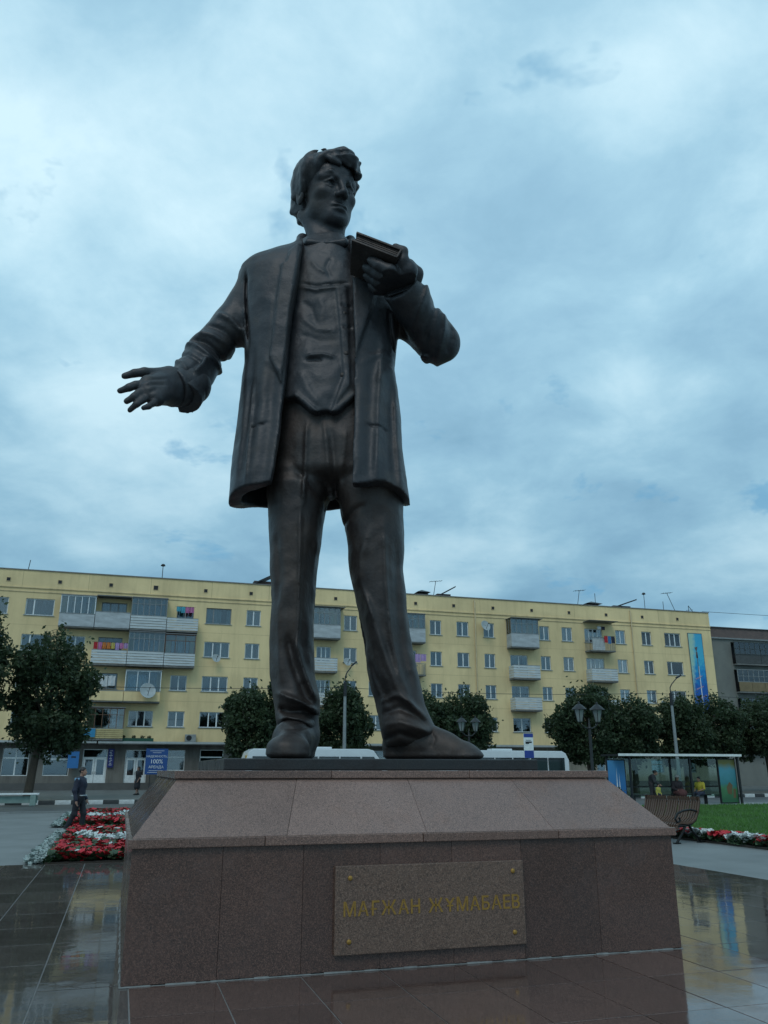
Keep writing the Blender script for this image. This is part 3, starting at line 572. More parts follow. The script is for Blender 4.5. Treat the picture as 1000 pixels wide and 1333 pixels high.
# ---- the stretched-out open hand (left of the picture) with shirt cuff
def make_open_hand():
    V = Vol((-3.25, -1.35, 3.7), (-2.0, -.2, 4.9), .015)
    wr = np.array((-2.37, -0.52, 4.4)); 
    V.chain([(-2.311, -0.45, 4.413), (-2.422, -0.6, 4.34)], [.19, .20], .05)
    kn = [(-2.635, -0.98, 4.213), (-2.615, -1.02, 4.114), (-2.574, -1.02, 4.046), (-2.513, -1.0, 4.006)]
    for p in ((-2.471, -0.66, 4.434), (-2.456, -0.68, 4.311), (-2.435, -0.66, 4.218)):
        for q, r in zip(kn, (.078, .080, .076, .072)): V.cone(p, q, .115, r, .06)
    V.cone((-2.44, -0.64, 4.454), (-2.65, -0.82, 4.415), .115, .075, .07)
    for pts, rs in [
        ([kn[0], (-2.742, -1.06, 4.154), (-2.814, -1.1, 4.1), (-2.919, -1.08, 4.066)], [.062, .050, .045, .036]),
        ([kn[1], (-2.692, -1.1, 4.027), (-2.733, -1.15, 3.959), (-2.811, -1.14, 3.911)], [.060, .048, .043, .035]),
        ([kn[2], (-2.641, -1.1, 3.949), (-2.69, -1.15, 3.868), (-2.768, -1.13, 3.801)], [.056, .045, .040, .032]),
        ([kn[3], (-2.52, -1.08, 3.91), (-2.547, -1.15, 3.839), (-2.594, -1.19, 3.802)], [.050, .042, .037, .030]),
        ([(-2.601, -0.8, 4.42), (-2.712, -0.92, 4.389), (-2.812, -0.97, 4.348), (-2.923, -0.98, 4.308)], [.075, .056, .048, .038])]:
        V.chain(pts, rs, .016)
    for pts in ([(-2.653, -1.0, 4.174), (-2.541, -0.9, 4.243), (-2.445, -0.8, 4.313)], [(-2.628, -1.0, 4.095), (-2.517, -0.9, 4.163), (-2.437, -0.8, 4.212)], [(-2.569, -1.0, 4.026), (-2.493, -0.9, 4.093)]): V.stroke(pts, .018, -.016, y1=1)
    V.noise(.006, 10, 51)
    spart('hand', V)
    C = Vol((-2.8, -1.0, 3.8), (-1.8, 0, 4.9), .015); a = np.array((-2.264, -0.42, 4.46)); b = np.array((-2.435, -0.62, 4.33)); C.cone(a, b, .235, .235, 0, flat=True)
    d = (b - a) / np.linalg.norm(b - a); C.cone(b - d * .05, b + d * .1, .19, .19, 0, True); C.noise(.006, 8, 2); spart('shirt_cuff', C)
make_open_hand()

# ---- the book and the hand under it
def make_book():
    n0, n1, f0 = np.array((-0.251, -1.22, 5.985)), np.array((0.268, -1.22, 5.753)), np.array((-0.31, -0.66, 5.913))
    up = np.array((-0.215, -1.22, 6.143)) - n0
    ex = n1 - n0; ey = f0 - n0; Lx, Ly = np.linalg.norm(ex), np.linalg.norm(ey); ex = ex / Lx; ey = ey - ex * ey.dot(ex); Ly = np.linalg.norm(ey); ey /= Ly; ez = np.cross(ex, ey); ez = ez if ez[2] > 0 else -ez
    T = up.dot(ez); T = max(T, .16)
    M = Matrix(((ex[0], ey[0], ez[0], n0[0]), (ex[1], ey[1], ez[1], n0[1]), (ex[2], ey[2], ez[2], n0[2]), (0, 0, 0, 1)))
    root = MB().box(-.015, Lx + .015, -.02, Ly + .02, 0, .028, M=M, bev=.009).build('book', BRONZE, statue, True)
    MB().box(-.015, Lx + .015, -.02, Ly + .02, T - .028, T, M=M, bev=.009).build('cover', BRONZE, root, True)
    MB().box(Lx - .0, Lx + .024, -.02, Ly + .02, .01, T - .01, M=M, bev=.01).build('spine', BRONZE, root, True)
    pg = MB()
    for i in range(7):
        z0 = .030 + (T - .060) * i / 7; pg.box(.012 + .006 * (i % 2), Lx - .005, .008 + .006 * ((i * 3) % 2), Ly - .01, z0, z0 + (T - .060) / 7 - .003, M=M)
    pg.build('pages', BRONZE, root)
    return M, Lx, Ly, T
BM, BL, BW, BT = make_book()
def make_book_hand():
    V = Vol((-.3, -1.55, 5.6), (.75, -.3, 6.9), .015)
    bp = lambda x, y, z: tuple(BM @ Vector((x, y, z)))
    w0, w1 = (0.441, -0.62, 5.559), (0.35, -0.8, 5.643)
    V.chain([w0, w1], [.175, .165], .05)
    heel = (0.359, -0.86, 5.714)
    kn = [bp(BL - .02, .12, -.11), bp(BL - .02, .27, -.12), bp(BL - .03, .42, -.12), bp(BL - .05, .55, -.11)]
    for q in kn: V.cone(heel, q, .135, .085, .08)
    for i, q in enumerate(kn):
        y = (.12, .27, .42, .55)[i]; l = (.10, .16, .14, .08)[i]
        V.chain([q, bp(BL - .14 - l * .3, y + .01, -.085), bp(BL - .18 - l * .75, y + .02, -.055), bp(BL - .20 - l, y + .02, -.045)], [.080, .068, .060, .046], .02)
    # thumb over the edge of the book
    V.chain([(0.394, -0.95, 5.611), (0.439, -1.05, 5.696), bp(BL + .07, .10, .08), bp(BL + .02, .06, BT + .03), bp(BL - .08, .05, BT + .04)], [.12, .10, .075, .06, .048], .04)
    # knuckle ridge on the back of the hand
    V.chain([(0.494, -0.8, 5.709), (0.512, -0.86, 5.769), (0.416, -0.92, 5.839), bp(BL + .05, .35, -.05)], [.10, .095, .085, .07], .06)
    V.noise(.007, 10, 61)
    spart('hand', V)
    C = Vol((-.2, -1.3, 5.5), (1.0, -.2, 6.6), .015); a = np.array((0.42, -0.66, 5.556)); b = np.array((0.341, -0.79, 5.639)); C.cone(a, b, .20, .195, 0, flat=True); C.noise(.006, 8, 2); spart('shirt_cuff', C)
make_book_hand()

# ------------------------------------------------------------ ground, platform, pedestal
G = lambda name, c, **k: mat(name, c, **k)
M_plaza = mat('plaza concrete', (.155, .165, .16), .68, vs=.6, var=.18, bump=.25, bs=30)
M_asph = mat('asphalt', (.085, .092, .092), .5, vs=.8, var=.25, bump=.4, bs=90)
M_pave = mat('pavement', (.13, .14, .135), .5, vs=1.2, var=.2, bump=.3, bs=50)
def sheet(name, x0, x1, y0, y1, z, m, z1=None, kind='structure'):
    b = MB(); b.face([(x0, y0, z), (x1, y0, z), (x1, y1, z if z1 is None else z1), (x0, y1, z if z1 is None else z1)]); o = b.build(name, m); o['kind'] = kind; return o
sheet('ground', -500, 600, -200, 900, -.06, mat('far ground', (.07, .085, .07), .9, vs=.2))
sheet('plaza', -60, 90, -30, 37.6, -.03, M_plaza)
sheet('road', -90, 120, 37.6, 47.2, -.05, M_asph)
sheet('pavement', -90, 120, 47.45, 75, .10, M_pave, .34)
# far kerb: alternating white and dark painted blocks
kerb = empty('kerb'); kerb['kind'] = 'structure'
mw = mat('white kerb paint', (.55, .57, .55), .7, var=.2, vs=4, bump=.3); mdk = mat('dark kerb paint', (.04, .045, .045), .7, var=.3, vs=4, bump=.3)
kx = -14.0; proto = {}
for i in range(96):
    wd = .78
    k = i % 2
    if k not in proto:
        proto[k] = MB().box(0, wd - .012, 47.2, 47.45, -.06, .15, bev=.015).build('kerb_stone', (mw, mdk)[k], kerb, True); o = proto[k]
    else: o = proto[k].copy(); col.objects.link(o)
    o.location.x = kx; kx += wd
# near kerb on the plaza side of the road
kb = MB()
for i in range(60): kb.box(-30 + i * 2.0, -30 + i * 2.0 + 1.985, 37.5, 37.7, -.06, .03 + .004 * (i % 3))
o = kb.build('plaza_edge', mat('kerb concrete', (.2, .215, .21), .7, vs=3)); o['kind'] = 'structure'

# polished granite platform of single tiles
plat = empty('platform'); plat['kind'] = 'structure'
MB().box(-4.53, 9.68, 2.6, 17.0, -.05, -.007).build('mortar_bed', mat('light grout', (.22, .22, .215), .7, vs=9), plat)
def granite(name, c, c2, fleck, fs, rough, bump=.05, wav=0.):
    m = bpy.data.materials.new(name); m.use_nodes = True; nt = m.node_tree; p = nt.nodes['Principled BSDF']
    p.inputs['Specular IOR Level'].default_value = .85 if 'wet' in name else .5
    g = nd(nt, 'ShaderNodeNewGeometry'); tc = nd(nt, 'ShaderNodeTexCoord'); oi = nd(nt, 'ShaderNodeObjectInfo')
    n = nd(nt, 'ShaderNodeTexNoise'); ln(nt, g.outputs['Position'], n.inputs['Vector']); n.inputs['Scale'].default_value = 1.3; n.inputs['Detail'].default_value = 7; n.inputs['Roughness'].default_value = .7
    base = ramp(nt, n.outputs['Fac'], [(.33, c2), (.67, c)])
    v = nd(nt, 'ShaderNodeTexVoronoi'); ln(nt, g.outputs['Position'], v.inputs['Vector']); v.inputs['Scale'].default_value = fs
    sp = nd(nt, 'ShaderNodeSeparateColor'); ln(nt, v.outputs['Color'], sp.inputs[0])
    f = ramp(nt, sp.outputs[0], [(.66, 0.), (.70, 1.)]); mx = nd(nt, 'ShaderNodeMix', data_type='RGBA'); ln(nt, f, mx.inputs[0]); ln(nt, base, mx.inputs[6]); mx.inputs[7].default_value = (*fleck, 1)
    f2 = ramp(nt, sp.outputs[1], [(.72, 0.), (.76, .55)]); mx2 = nd(nt, 'ShaderNodeMix', data_type='RGBA'); ln(nt, f2, mx2.inputs[0]); ln(nt, mx.outputs[2], mx2.inputs[6]); mx2.inputs[7].default_value = (.018, .017, .017, 1)
    hs = nd(nt, 'ShaderNodeHueSaturation'); mr = nd(nt, 'ShaderNodeMapRange'); ln(nt, oi.outputs['Random'], mr.inputs[0]); mr.inputs[3].default_value = .82; mr.inputs[4].default_value = 1.18
    ln(nt, mr.outputs[0], hs.inputs['Value']); ln(nt, mx2.outputs[2], hs.inputs['Color']); ln(nt, hs.outputs[0], p.inputs['Base Color'])
    n2 = nd(nt, 'ShaderNodeTexNoise'); ln(nt, g.outputs['Position'], n2.inputs['Vector']); n2.inputs['Scale'].default_value = 2.2; n2.inputs['Detail'].default_value = 5
    n2.inputs['Roughness'].default_value = .7; ln(nt, ramp(nt, n2.outputs['Fac'], [(.35, rough * .6), (.52, rough), (.70, rough * 2.2)]), p.inputs['Roughness'])
    b = nd(nt, 'ShaderNodeBump'); b.inputs['Strength'].default_value = bump; b.inputs['Distance'].default_value = .02
    n3 = nd(nt, 'ShaderNodeTexNoise'); ln(nt, g.outputs['Position'], n3.inputs['Vector']); n3.inputs['Scale'].default_value = 3.5; n3.inputs['Detail'].default_value = 3
    ln(nt, n3.outputs['Fac'], b.inputs['Height']); ln(nt, b.outputs[0], p.inputs['Normal'])
    return m
M_tile = granite('wet polished granite', (.125, .070, .056), (.080, .048, .040), (.165, .098, .078), 150, .09, .05)
M_tile_sky = granite('wet granite greyed by sky', (.115, .098, .088), (.072, .062, .056), (.15, .13, .115), 150, .055, .05)  # side tiles: grey sky reflection put into the base colour
TW, TL = .675, .95; protos = {}; rg = random.Random(2)
for i in range(21):
    for j in range(13):
        x0 = -4.525 + i * TW; y0 = 17.0 - (j + 1) * TL
        if x0 > .1 and x0 + TW < 5.2 and y0 > 7.3 and y0 + TL < 12.4: continue
        k = 1 if x0 < -.3 or x0 > 5.3 else 0
        if k not in protos:
            o = protos[k] = MB().box(.005, TW - .005, .005, TL - .005, -.03, 0, bev=.002).build('tile', (M_tile, M_tile_sky)[k], plat)
        else: o = protos[k].copy(); col.objects.link(o)
        o.location = (x0, y0, rg.uniform(-.0008, .0008)); o.rotation_euler = (rg.uniform(-.0012, .0012), rg.uniform(-.0012, .0012), 0)

# pedestal of granite slabs
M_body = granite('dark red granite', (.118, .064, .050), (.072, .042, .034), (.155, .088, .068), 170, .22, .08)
M_slope = granite('pink skylit granite', (.29, .18, .145), (.205, .128, .104), (.33, .21, .17), 220, .38, .10)  # shoulders: rougher pink stone, paler with sky light put into its colour
M_ledge = granite('brown granite', (.20, .115, .088), (.13, .078, .062), (.26, .155, .12), 170, .28, .08)
M_plq = granite('grey speckled granite', (.175, .105, .075), (.13, .078, .057), (.235, .15, .11), 140, .35, .10)
M_dark = granite('black granite', (.016, .015, .015), (.010, .010, .010), (.026, .024, .024), 140, .4, .05)
ped = empty('pedestal', (2.62, 9.87, 0), 0, 'stepped brown granite pedestal with sloping pink shoulders under the bronze statue', 'pedestal')
PX0, PX1, PY0, PY1 = .14, 5.20, 7.41, 12.33; cx, cy = 2.62, 9.87; T4 = Matrix.Translation((-cx, -cy, 0))
MB().box(PX0 + .04, PX1 - .04, PY0 + .04, PY1 - .04, .0, 1.0, M=T4).build('core', M_dark, ped)
cuts = [PX0, .87, 1.55, 2.23, 2.90, 3.58, 4.35, PX1]; ycuts = [PY0, 8.6, 9.85, 11.1, PY1]
for a, b in zip(cuts[:-1], cuts[1:]):
    for (u, v) in ((PY0, PY0 + .03), (PY1 - .03, PY1)):
        MB().box(a + .0015, b - .0015, u, v, .012, .996, M=T4, bev=.0015).build('slab', M_body, ped)
for a, b in zip(ycuts[:-1], ycuts[1:]):
    for (u, v) in ((PX0, PX0 + .03), (PX1 - .03, PX1)):
        MB().box(u, v, a + .033 * (a == PY0) + .003, b - .033 * (b == PY1) - .003, .012, .996, M=T4, bev=.002).build('slab', M_body, ped)
bd = MB()
for i in range(44):      # pale sealant squeezed along the foot of the pedestal
    x = PX0 - .01 + i * (PX1 - PX0 + .02) / 44; r_ = .0085 + .003 * math.sin(i * 2.3) + .002 * math.sin(i * 5.1)
    bd.tube([(x, PY0 - .002, .002), (x + .057, PY0 - .002, .002), (x + .120, PY0 - .002, .002)], [r_, r_ * 1.15, r_], 6)
for i in range(40):
    y = PY0 + i * .123; r_ = .010 + .005 * math.sin(i * 1.9)
    bd.tube([(PX0 - .002, y, .002), (PX0 - .002, y + .125, .002)], r_, 6); bd.tube([(PX1 + .002, y, .002), (PX1 + .002, y + .125, .002)], r_, 6)
for v_ in range(len(bd.v)): bd.v[v_] = (bd.v[v_][0] - cx, bd.v[v_][1] - cy, bd.v[v_][2])
bd.build('sealant', mat('sealant', (.17, .175, .17), .6, vs=12, var=.3), ped, True)
L = .038
for a, b in zip([PX0 - L, 1.21, 2.62, 3.96], [1.21, 2.62, 3.96, PX1 + L]):
    MB().box(a + .003 * (a > 0.2), b - .003 * (b < 5), PY0 - L, PY0 + .5, .998, 1.07, M=T4, bev=.006).build('ledge', M_ledge, ped)
    MB().box(a, b, PY1 - .5, PY1 + L, .998, 1.07, M=T4, bev=.006).build('ledge', M_ledge, ped)
for s0, s1 in ((PX0 - L, PX0 + .5), (PX1 - .5, PX1 + L)): MB().box(s0, s1, PY0 + .503, PY1 - .503, .998, 1.068, M=T4, bev=.006).build('ledge', M_ledge, ped)
# sloping shoulders
B = (PX0 - .005, PX1 + .005, PY0 + .01, PY1 - .01, 1.072); U = (.49, 4.83, 7.93, 11.81, 1.53)
def quadslab(p0, p1, p2, p3, name, m, th=.03):
    n = (Vector(p1) - Vector(p0)).cross(Vector(p3) - Vector(p0)).normalized() * th; b = MB(); P = [Vector(p) - Vector((cx, cy, 0)) for p in (p0, p1, p2, p3)]
    Q = [p - n for p in P]; b.face(P)
    b.face(Q[::-1])
    for i in range(4): b.face([P[i], Q[i], Q[(i + 1) % 4], P[(i + 1) % 4]])
    return b.build(name, m, ped)
def side(b0, b1, u0, u1, n, m):
    b0, b1, u0, u1 = map(Vector, (b0, b1, u0, u1))
    for i in range(n):
        f0 = i / n + (.0004 if i else 0); f1 = (i + 1) / n - (.0004 if i < n - 1 else 0)
        quadslab(b0.lerp(b1, f0), b0.lerp(b1, f1), u0.lerp(u1, f1), u0.lerp(u1, f0), 'shoulder_slab', m)
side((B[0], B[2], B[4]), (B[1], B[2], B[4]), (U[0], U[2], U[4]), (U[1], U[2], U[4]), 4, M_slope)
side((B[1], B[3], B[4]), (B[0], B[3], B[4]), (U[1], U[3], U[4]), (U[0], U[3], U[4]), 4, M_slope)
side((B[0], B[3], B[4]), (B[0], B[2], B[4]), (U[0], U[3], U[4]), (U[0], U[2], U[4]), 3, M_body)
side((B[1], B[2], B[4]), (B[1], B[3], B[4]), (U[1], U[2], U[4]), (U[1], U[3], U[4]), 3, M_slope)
for a, b in zip([U[0] - .03, 1.9, 3.3], [1.9, 3.3, U[1] + .03]):
    MB().box(a + .002, b - .002, U[2] - .03, U[3] + .03, 1.532, 1.60, M=T4, bev=.006).build('cap_slab', M_ledge, ped)
MB().box(.95, 4.32, 8.42, 11.3, 1.602, 1.716, M=T4, bev=.012).build('plinth', M_dark, ped)
# name plaque
plq = MB().box(1.82, 3.575, PY0 - .045, PY0 - .001, .135, .822, M=T4, bev=.006).build('plaque', M_plq, ped)
gold = mat('dull gold', (.34, .19, .04), .5, .4, vs=20, var=.25)
for x, z in ((1.95, .725), (3.47, .735), (1.945, .235), (3.465, .235)):
    b = MB(); bm = bmesh.new(); bmesh.ops.create_uvsphere(bm, u_segments=12, v_segments=8, radius=.021); b.add_bm(bm, 0, Matrix.Translation((x - cx, PY0 - .048 - cy, z)) @ Matrix.Diagonal((1, .55, 1, 1))); b.build('stud', gold, plq, True)
def letters(body, x0, x1, z, size, m, parent, y):
    """each engraved gilt letter is a piece of its own, spaced like the inscription"""
    objs = []; adv = 0.
    for ch in body:
        if ch == ' ': adv += size * .42; continue
        o = text_mesh({'Ғ': 'Г', 'Ұ': 'Y'}.get(ch, ch), size, m, parent, (0, 0, 0), ext=.002, name='letter', align='LEFT', off=.0018)
        if ch in 'ҒҰ':      # the cross stroke of the Kazakh letters
            bm = bmesh.new(); bm.from_mesh(o.data); q = np.array([w_.co for w_ in bm.verts]); xa, xb = (q[:, 0].min() - size * .07, q[:, 0].min() + size * .30) if ch == 'Ғ' else (q[:, 0].min() + size * .12, q[:, 0].max() - size * .12); ym = (q[:, 1].min() * .56 + q[:, 1].max() * .44)
            bmesh.ops.create_cube(bm, size=1, matrix=Matrix.Translation(((xa + xb) / 2, ym, 0)) @ Matrix.Diagonal((xb - xa, size * .075, .005, 1))); bm.to_mesh(o.data); bm.free()
        v = np.array([q.co.x for q in o.data.vertices]); objs.append((o, adv - v.min())); adv += v.max() - v.min() + size * .12
    k = (x1 - x0) / (adv - size * .12)
    for o, a in objs: o.scale = (k, 1, 1); o.location = (x0 + a * k, y, z)
letters('МАҒЖАН ЖҰМАБАЕВ', 1.895 - cx, 3.525 - cx, .475, .155, gold, plq, PY0 - .0465 - cy)

# ------------------------------------------------------------ the yellow apartment building (X along the street, facade at Y = 66)
FY = 66.0
fx = lambda x: x * 1.1
fz = lambda z: 1.6 + (z - 1.6) * 1.1
M_yel = mat('yellow painted render', (.88, .68, .36), .85, vs=.35, c2=(.77, .595, .315), bump=.35, bs=6, streak=.12)
M_yel2 = mat('yellow parapet render', (.84, .66, .37), .85, vs=.6, c2=(.66, .52, .30), bump=.5, bs=3, streak=.25)
M_base = mat('grey brown render', (.20, .19, .165), .8, vs=.5, c2=(.13, .12, .105), bump=.3, bs=8, streak=.35)
M_beige = mat('pale beige render', (.40, .37, .29), .8, vs=.5, c2=(.30, .28, .22), bump=.3, bs=8, streak=.3)
M_whi = mat('white frame', (.72, .76, .75), .5, vs=6, var=.12); M_brn = mat('brown wood frame', (.13, .07, .04), .6, vs=8); M_gry = mat('grey old frame', (.22, .24, .24), .6, vs=8)
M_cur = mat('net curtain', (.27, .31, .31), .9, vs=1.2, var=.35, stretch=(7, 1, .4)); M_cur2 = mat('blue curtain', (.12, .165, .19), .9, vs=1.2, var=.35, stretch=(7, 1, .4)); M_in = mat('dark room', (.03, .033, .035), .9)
M_sill = mat('sill metal', (.30, .33, .33), .4, .3, vs=5); M_pan = mat('balcony panel', (.40, .43, .44), .6, vs=1.3, var=.2, stretch=(1, 1, 3)); M_slt = mat('balcony slat', (.52, .56, .56), .6, vs=2, var=.2, stretch=(.6, 1, 4)); M_und = mat('slab concrete', (.16, .165, .155), .9, vs=2, var=.3)
M_ypan = mat('yellow slat', (.52, .42, .2), .7, vs=2, var=.2)
def glass():
    m = bpy.data.materials.new('window glass'); m.use_nodes = True; nt = m.node_tree; nt.nodes.clear(); o = nd(nt, 'ShaderNodeOutputMaterial'); a = nd(nt, 'ShaderNodeBsdfTransparent'); a.inputs[0].default_value = (.72, .80, .82, 1)
    g = nd(nt, 'ShaderNodeBsdfGlossy'); g.inputs['Roughness'].default_value = .03; g.inputs[0].default_value = (.95, .97, 1, 1); f = nd(nt, 'ShaderNodeFresnel'); f.inputs[0].default_value = 1.75
    tc = nd(nt, 'ShaderNodeTexCoord'); n = nd(nt, 'ShaderNodeTexNoise'); ln(nt, tc.outputs['Object'], n.inputs['Vector']); n.inputs['Scale'].default_value = .9; b = nd(nt, 'ShaderNodeBump'); b.inputs['Strength'].default_value = .12; ln(nt, n.outputs['Fac'], b.inputs['Height']); ln(nt, b.outputs[0], g.inputs['Normal'])
    ad = nd(nt, 'ShaderNodeMath', operation='ADD'); ln(nt, f.outputs[0], ad.inputs[0]); ad.inputs[1].default_value = .03
    mx = nd(nt, 'ShaderNodeMixShader'); ln(nt, ad.outputs[0], mx.inputs[0]); ln(nt, a.outputs[0], mx.inputs[1]); ln(nt, g.outputs[0], mx.inputs[2]); ln(nt, mx.outputs[0], o.inputs[0]); return m
M_gl = glass()
bld = empty('apartment_building', (18, FY, 0), 0, 'long yellow five-storey apartment block behind the statue with shops below', 'building')
BO = Vector((18, FY, 0)); TB = Matrix.Translation(-BO)
# window openings: x0, x1, z0, z1 measured on the facade, panes, frame, curtain
rows = {5: (11.72, 12.86), 4: (9.32, 10.42), 3: (6.92, 7.98), 2: (4.46, 5.52)}
wins = []
rg = random.Random(11)
def win(x0, x1, row, n=2, fr='w', cu=None, z=None, dark=False):
    z0, z1 = z if z else rows[row]; wins.append((fx(x0), fx(x1), fz(z0), fz(z1), n, fr, cu if cu is not None else rg.choice([1, 2, 2, 1, 0, 0]), dark))
for rw in (5, 4, 3, 2):
    for a, b in ((-18.2, -16.4), (-14.6, -13.5), (-12.4, -11.2), (-9.9, -8.3)): win(a, b, rw)
    win(-7.22, -5.38, rw, 2, cu=2 if rw == 5 else 1)
win(-4.40, -3.16, 4); win(-4.4, -3.2, 3); win(-4.4, -3.2, 2)
# behind the balconies on the left
for rw in (5, 4, 3, 2):
    if rw == 5: win(-4.6, -2.95, rw, 4); win(-2.3, -.6, rw, 3, 'g', 2); win(.0, 1.8, rw, 3, 'g', 1); win(2.84, 4.03, rw, 2, 'g', 2)
    if rw == 4: win(-2.3, -.7, rw, 2, 'g', 2, dark=True); win(.0, 1.8, rw, 3, 'g', 1); win(2.6, 3.9, rw, 3, 'b', 1)
    if rw == 3: win(-2.1, -.8, rw, 2, 'g', 1); win(2.73, 3.86, rw); win(-.1, 1.8, rw, 3)
    if rw == 2: win(-1.98, -.4, rw, 3, 'g', 0, dark=True); win(.15, 1.76, rw, 3); win(2.76, 3.87, rw, 2, cu=0)
for rw in (5, 4, 3, 2):
    win(4.90, 6.70, rw, 2 if rw == 5 else 3, 'g' if rw == 5 else 'w', 0 if rw == 2 else None); win(7.81, 8.85, rw, 2, cu=0 if rw == 3 else None); win(10.1, 11.1, rw)
    win(13.1, 14.2, rw, 3); win(15.18, 16.2, rw); win(17.15, 18.3, rw); win(19.6, 20.95, rw, 2)
    win(22.1, 23.05, rw); win(24.34, 25.35, rw); win(26.64, 27.56, rw)
    win(28.87, 30.4, rw, 2 if rw != 5 else 4, cu=0 if rw == 2 else None, dark=rw == 2)
    win(31.57, 32.46, rw); win(33.6, 34.56, rw); win(35.7, 37.38, rw, 4); win(38.63, 39.57, rw); win(41.15, 42.1, rw, 2, cu=0 if rw == 2 else None); win(43.4, 45.0, rw, 3 if rw == 5 else 2, cu=1)
# shop fronts: windows and doors at street level
shops = [(-7.4, -5.8, 1.28, 3.0, 2), (-4.9, -3.3, 1.28, 2.9, 1), (2.78, 4.1, 1.6, 2.95, 1), (5.1, 6.7, 1.56, 2.98, 1), (-13, -10.5, 1.3, 3, 2), (9, 10.6, 1.5, 3, 1), (13, 14.6, 1.5, 3, 1), (17, 18.6, 1.5, 3, 1), (22, 23.6, 1.5, 3, 1), (31.5, 33, 1.5, 2.9, 2), (36, 37.5, 1.5, 2.9, 2), (40.96, 42.15, 1.44, 2.42, 1), (44, 45.2, 1.44, 2.42, 1)]
for a, b, c, d, n in shops: wins.append((fx(a), fx(b), fz(c), fz(d), -n, 'w' if a < 40 else 'g', 0, False))
doors = [(-2.5, -.95, .62, 2.97), (.2, 1.62, .60, 2.94), (28, 29.4, .6, 2.9)]
for a, b, c, d in doors: wins.append((fx(a), fx(b), fz(c), fz(d), 99, 'w', 0, False))
BX0, BX1, ZT = fx(-24), fx(48.15), fz(14.80); ZG = fz(3.42)
def wall_with_holes(name, x0, x1, z0, z1, holes, m, y, parent, M, dep=.22):
    H = [h for h in holes if h[1] > x0 and h[0] < x1 and h[3] > z0 and h[2] < z1]
    xs = sorted(set([x0, x1] + [h[0] for h in H] + [h[1] for h in H])); zs = sorted(set([z0, z1] + [h[2] for h in H] + [h[3] for h in H])); b = MB()
    xs = [x for x in xs if x0 <= x <= x1]; zs = [z for z in zs if z0 <= z <= z1]
    for k in range(len(zs) - 1):
        run = None
        for i in range(len(xs) - 1):
            mx_, mz_ = (xs[i] + xs[i + 1]) / 2, (zs[k] + zs[k + 1]) / 2; hole = any(h[0] < mx_ < h[1] and h[2] < mz_ < h[3] for h in H)
            if not hole: run = (run[0], xs[i + 1]) if run else (xs[i], xs[i + 1])
            if hole or i == len(xs) - 2:
                if run: b.face([(run[0], y, zs[k]), (run[1], y, zs[k]), (run[1], y, zs[k + 1]), (run[0], y, zs[k + 1])])
                run = None
    for h in H:
        a, c, d, e = h[:4]
        for q in ([(a, y, d), (c, y, d), (c, y + dep, d), (a, y + dep, d)], [(a, y, e), (c, y, e), (c, y + dep, e), (a, y + dep, e)], [(a, y, d), (a, y, e), (a, y + dep, e), (a, y + dep, d)], [(c, y, d), (c, y, e), (c, y + dep, e), (c, y + dep, d)]): b.face(q)
    b.v = [tuple(M @ Vector(v)) for v in b.v]
    me = bpy.data.meshes.new(name); me.from_pydata(b.v, [], b.f); return link_mesh(name, me, parent, m)
wall_with_holes('wall', BX0, BX1, ZG, ZT, wins, M_yel, FY, bld, TB)
wall_with_holes('ground_floor_wall', BX0, fx(27), 0.0, ZG, wins, M_base, FY + .02, bld, TB)
wall_with_holes('ground_floor_wall', fx(27), BX1, 0.0, ZG, wins, M_beige, FY + .02, bld, TB)
b = MB(); b.box(BX0, BX1 - .003, FY + 12, FY + 12.3, 0, ZT, M=TB); b.box(BX0, BX0 + .3, FY + .3, FY + 12, 0, ZT, M=TB); b.box(BX1 - .3, BX1 - .002, FY + .003, FY + 12, 0, ZT, M=TB); b.build('end_wall', M_yel, bld)
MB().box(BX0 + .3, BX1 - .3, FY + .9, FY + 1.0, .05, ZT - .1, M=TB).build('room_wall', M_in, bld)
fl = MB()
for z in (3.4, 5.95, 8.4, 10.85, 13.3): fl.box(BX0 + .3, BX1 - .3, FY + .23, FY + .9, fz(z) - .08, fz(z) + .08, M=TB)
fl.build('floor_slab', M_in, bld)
MB().box(BX0 - .05, BX1 + .05, FY + .35, FY + 12.35, ZT, ZT + .03, M=TB).build('roof', mat('roof felt', (.06, .06, .06), .9), bld)
cb = MB(); cb.box(BX0 - .03, BX1 + .05, FY - .07, FY + .35, ZT, ZT + .07, M=TB); cb.build('roof_edge', mat('roof edge metal', (.20, .19, .17), .6, vs=2), bld)
cb = MB(); cb.box(BX0, BX1 + .03, FY - .08, FY - .001, fz(13.56), fz(13.62), M=TB); cb.box(BX0, BX1 + .02, FY - .05, FY - .001, fz(13.29), fz(13.35), M=TB); cb.build('cornice', M_yel2, bld)
# base of the facade: plinth and canopy slab over the shops
MB().box(BX0, BX1, FY - .06, FY + .015, .1, .75, M=TB).build('wall_base', mat('dark base', (.10, .10, .095), .8, vs=1), bld)
for a, b_, m in ((-1.6, 9.6, M_und), (-12, -1.7, mat('tree-shaded canopy', (.05, .05, .05), .8)), (9.7, 26.8, M_und), (26.9, 46.5, M_und)):  # left canopy: shade under the tree put into its dark colour
    MB().box(fx(a), fx(b_), FY - .85, FY + .01, ZG - .16, ZG + .02, M=TB).build('canopy', m, bld)
    MB().box(fx(a), fx(b_), FY - .88, FY - .852, ZG - .10, ZG + .05, M=TB).build('fascia', mat('canopy fascia', (.36, .39, .38), .6, vs=2), bld)
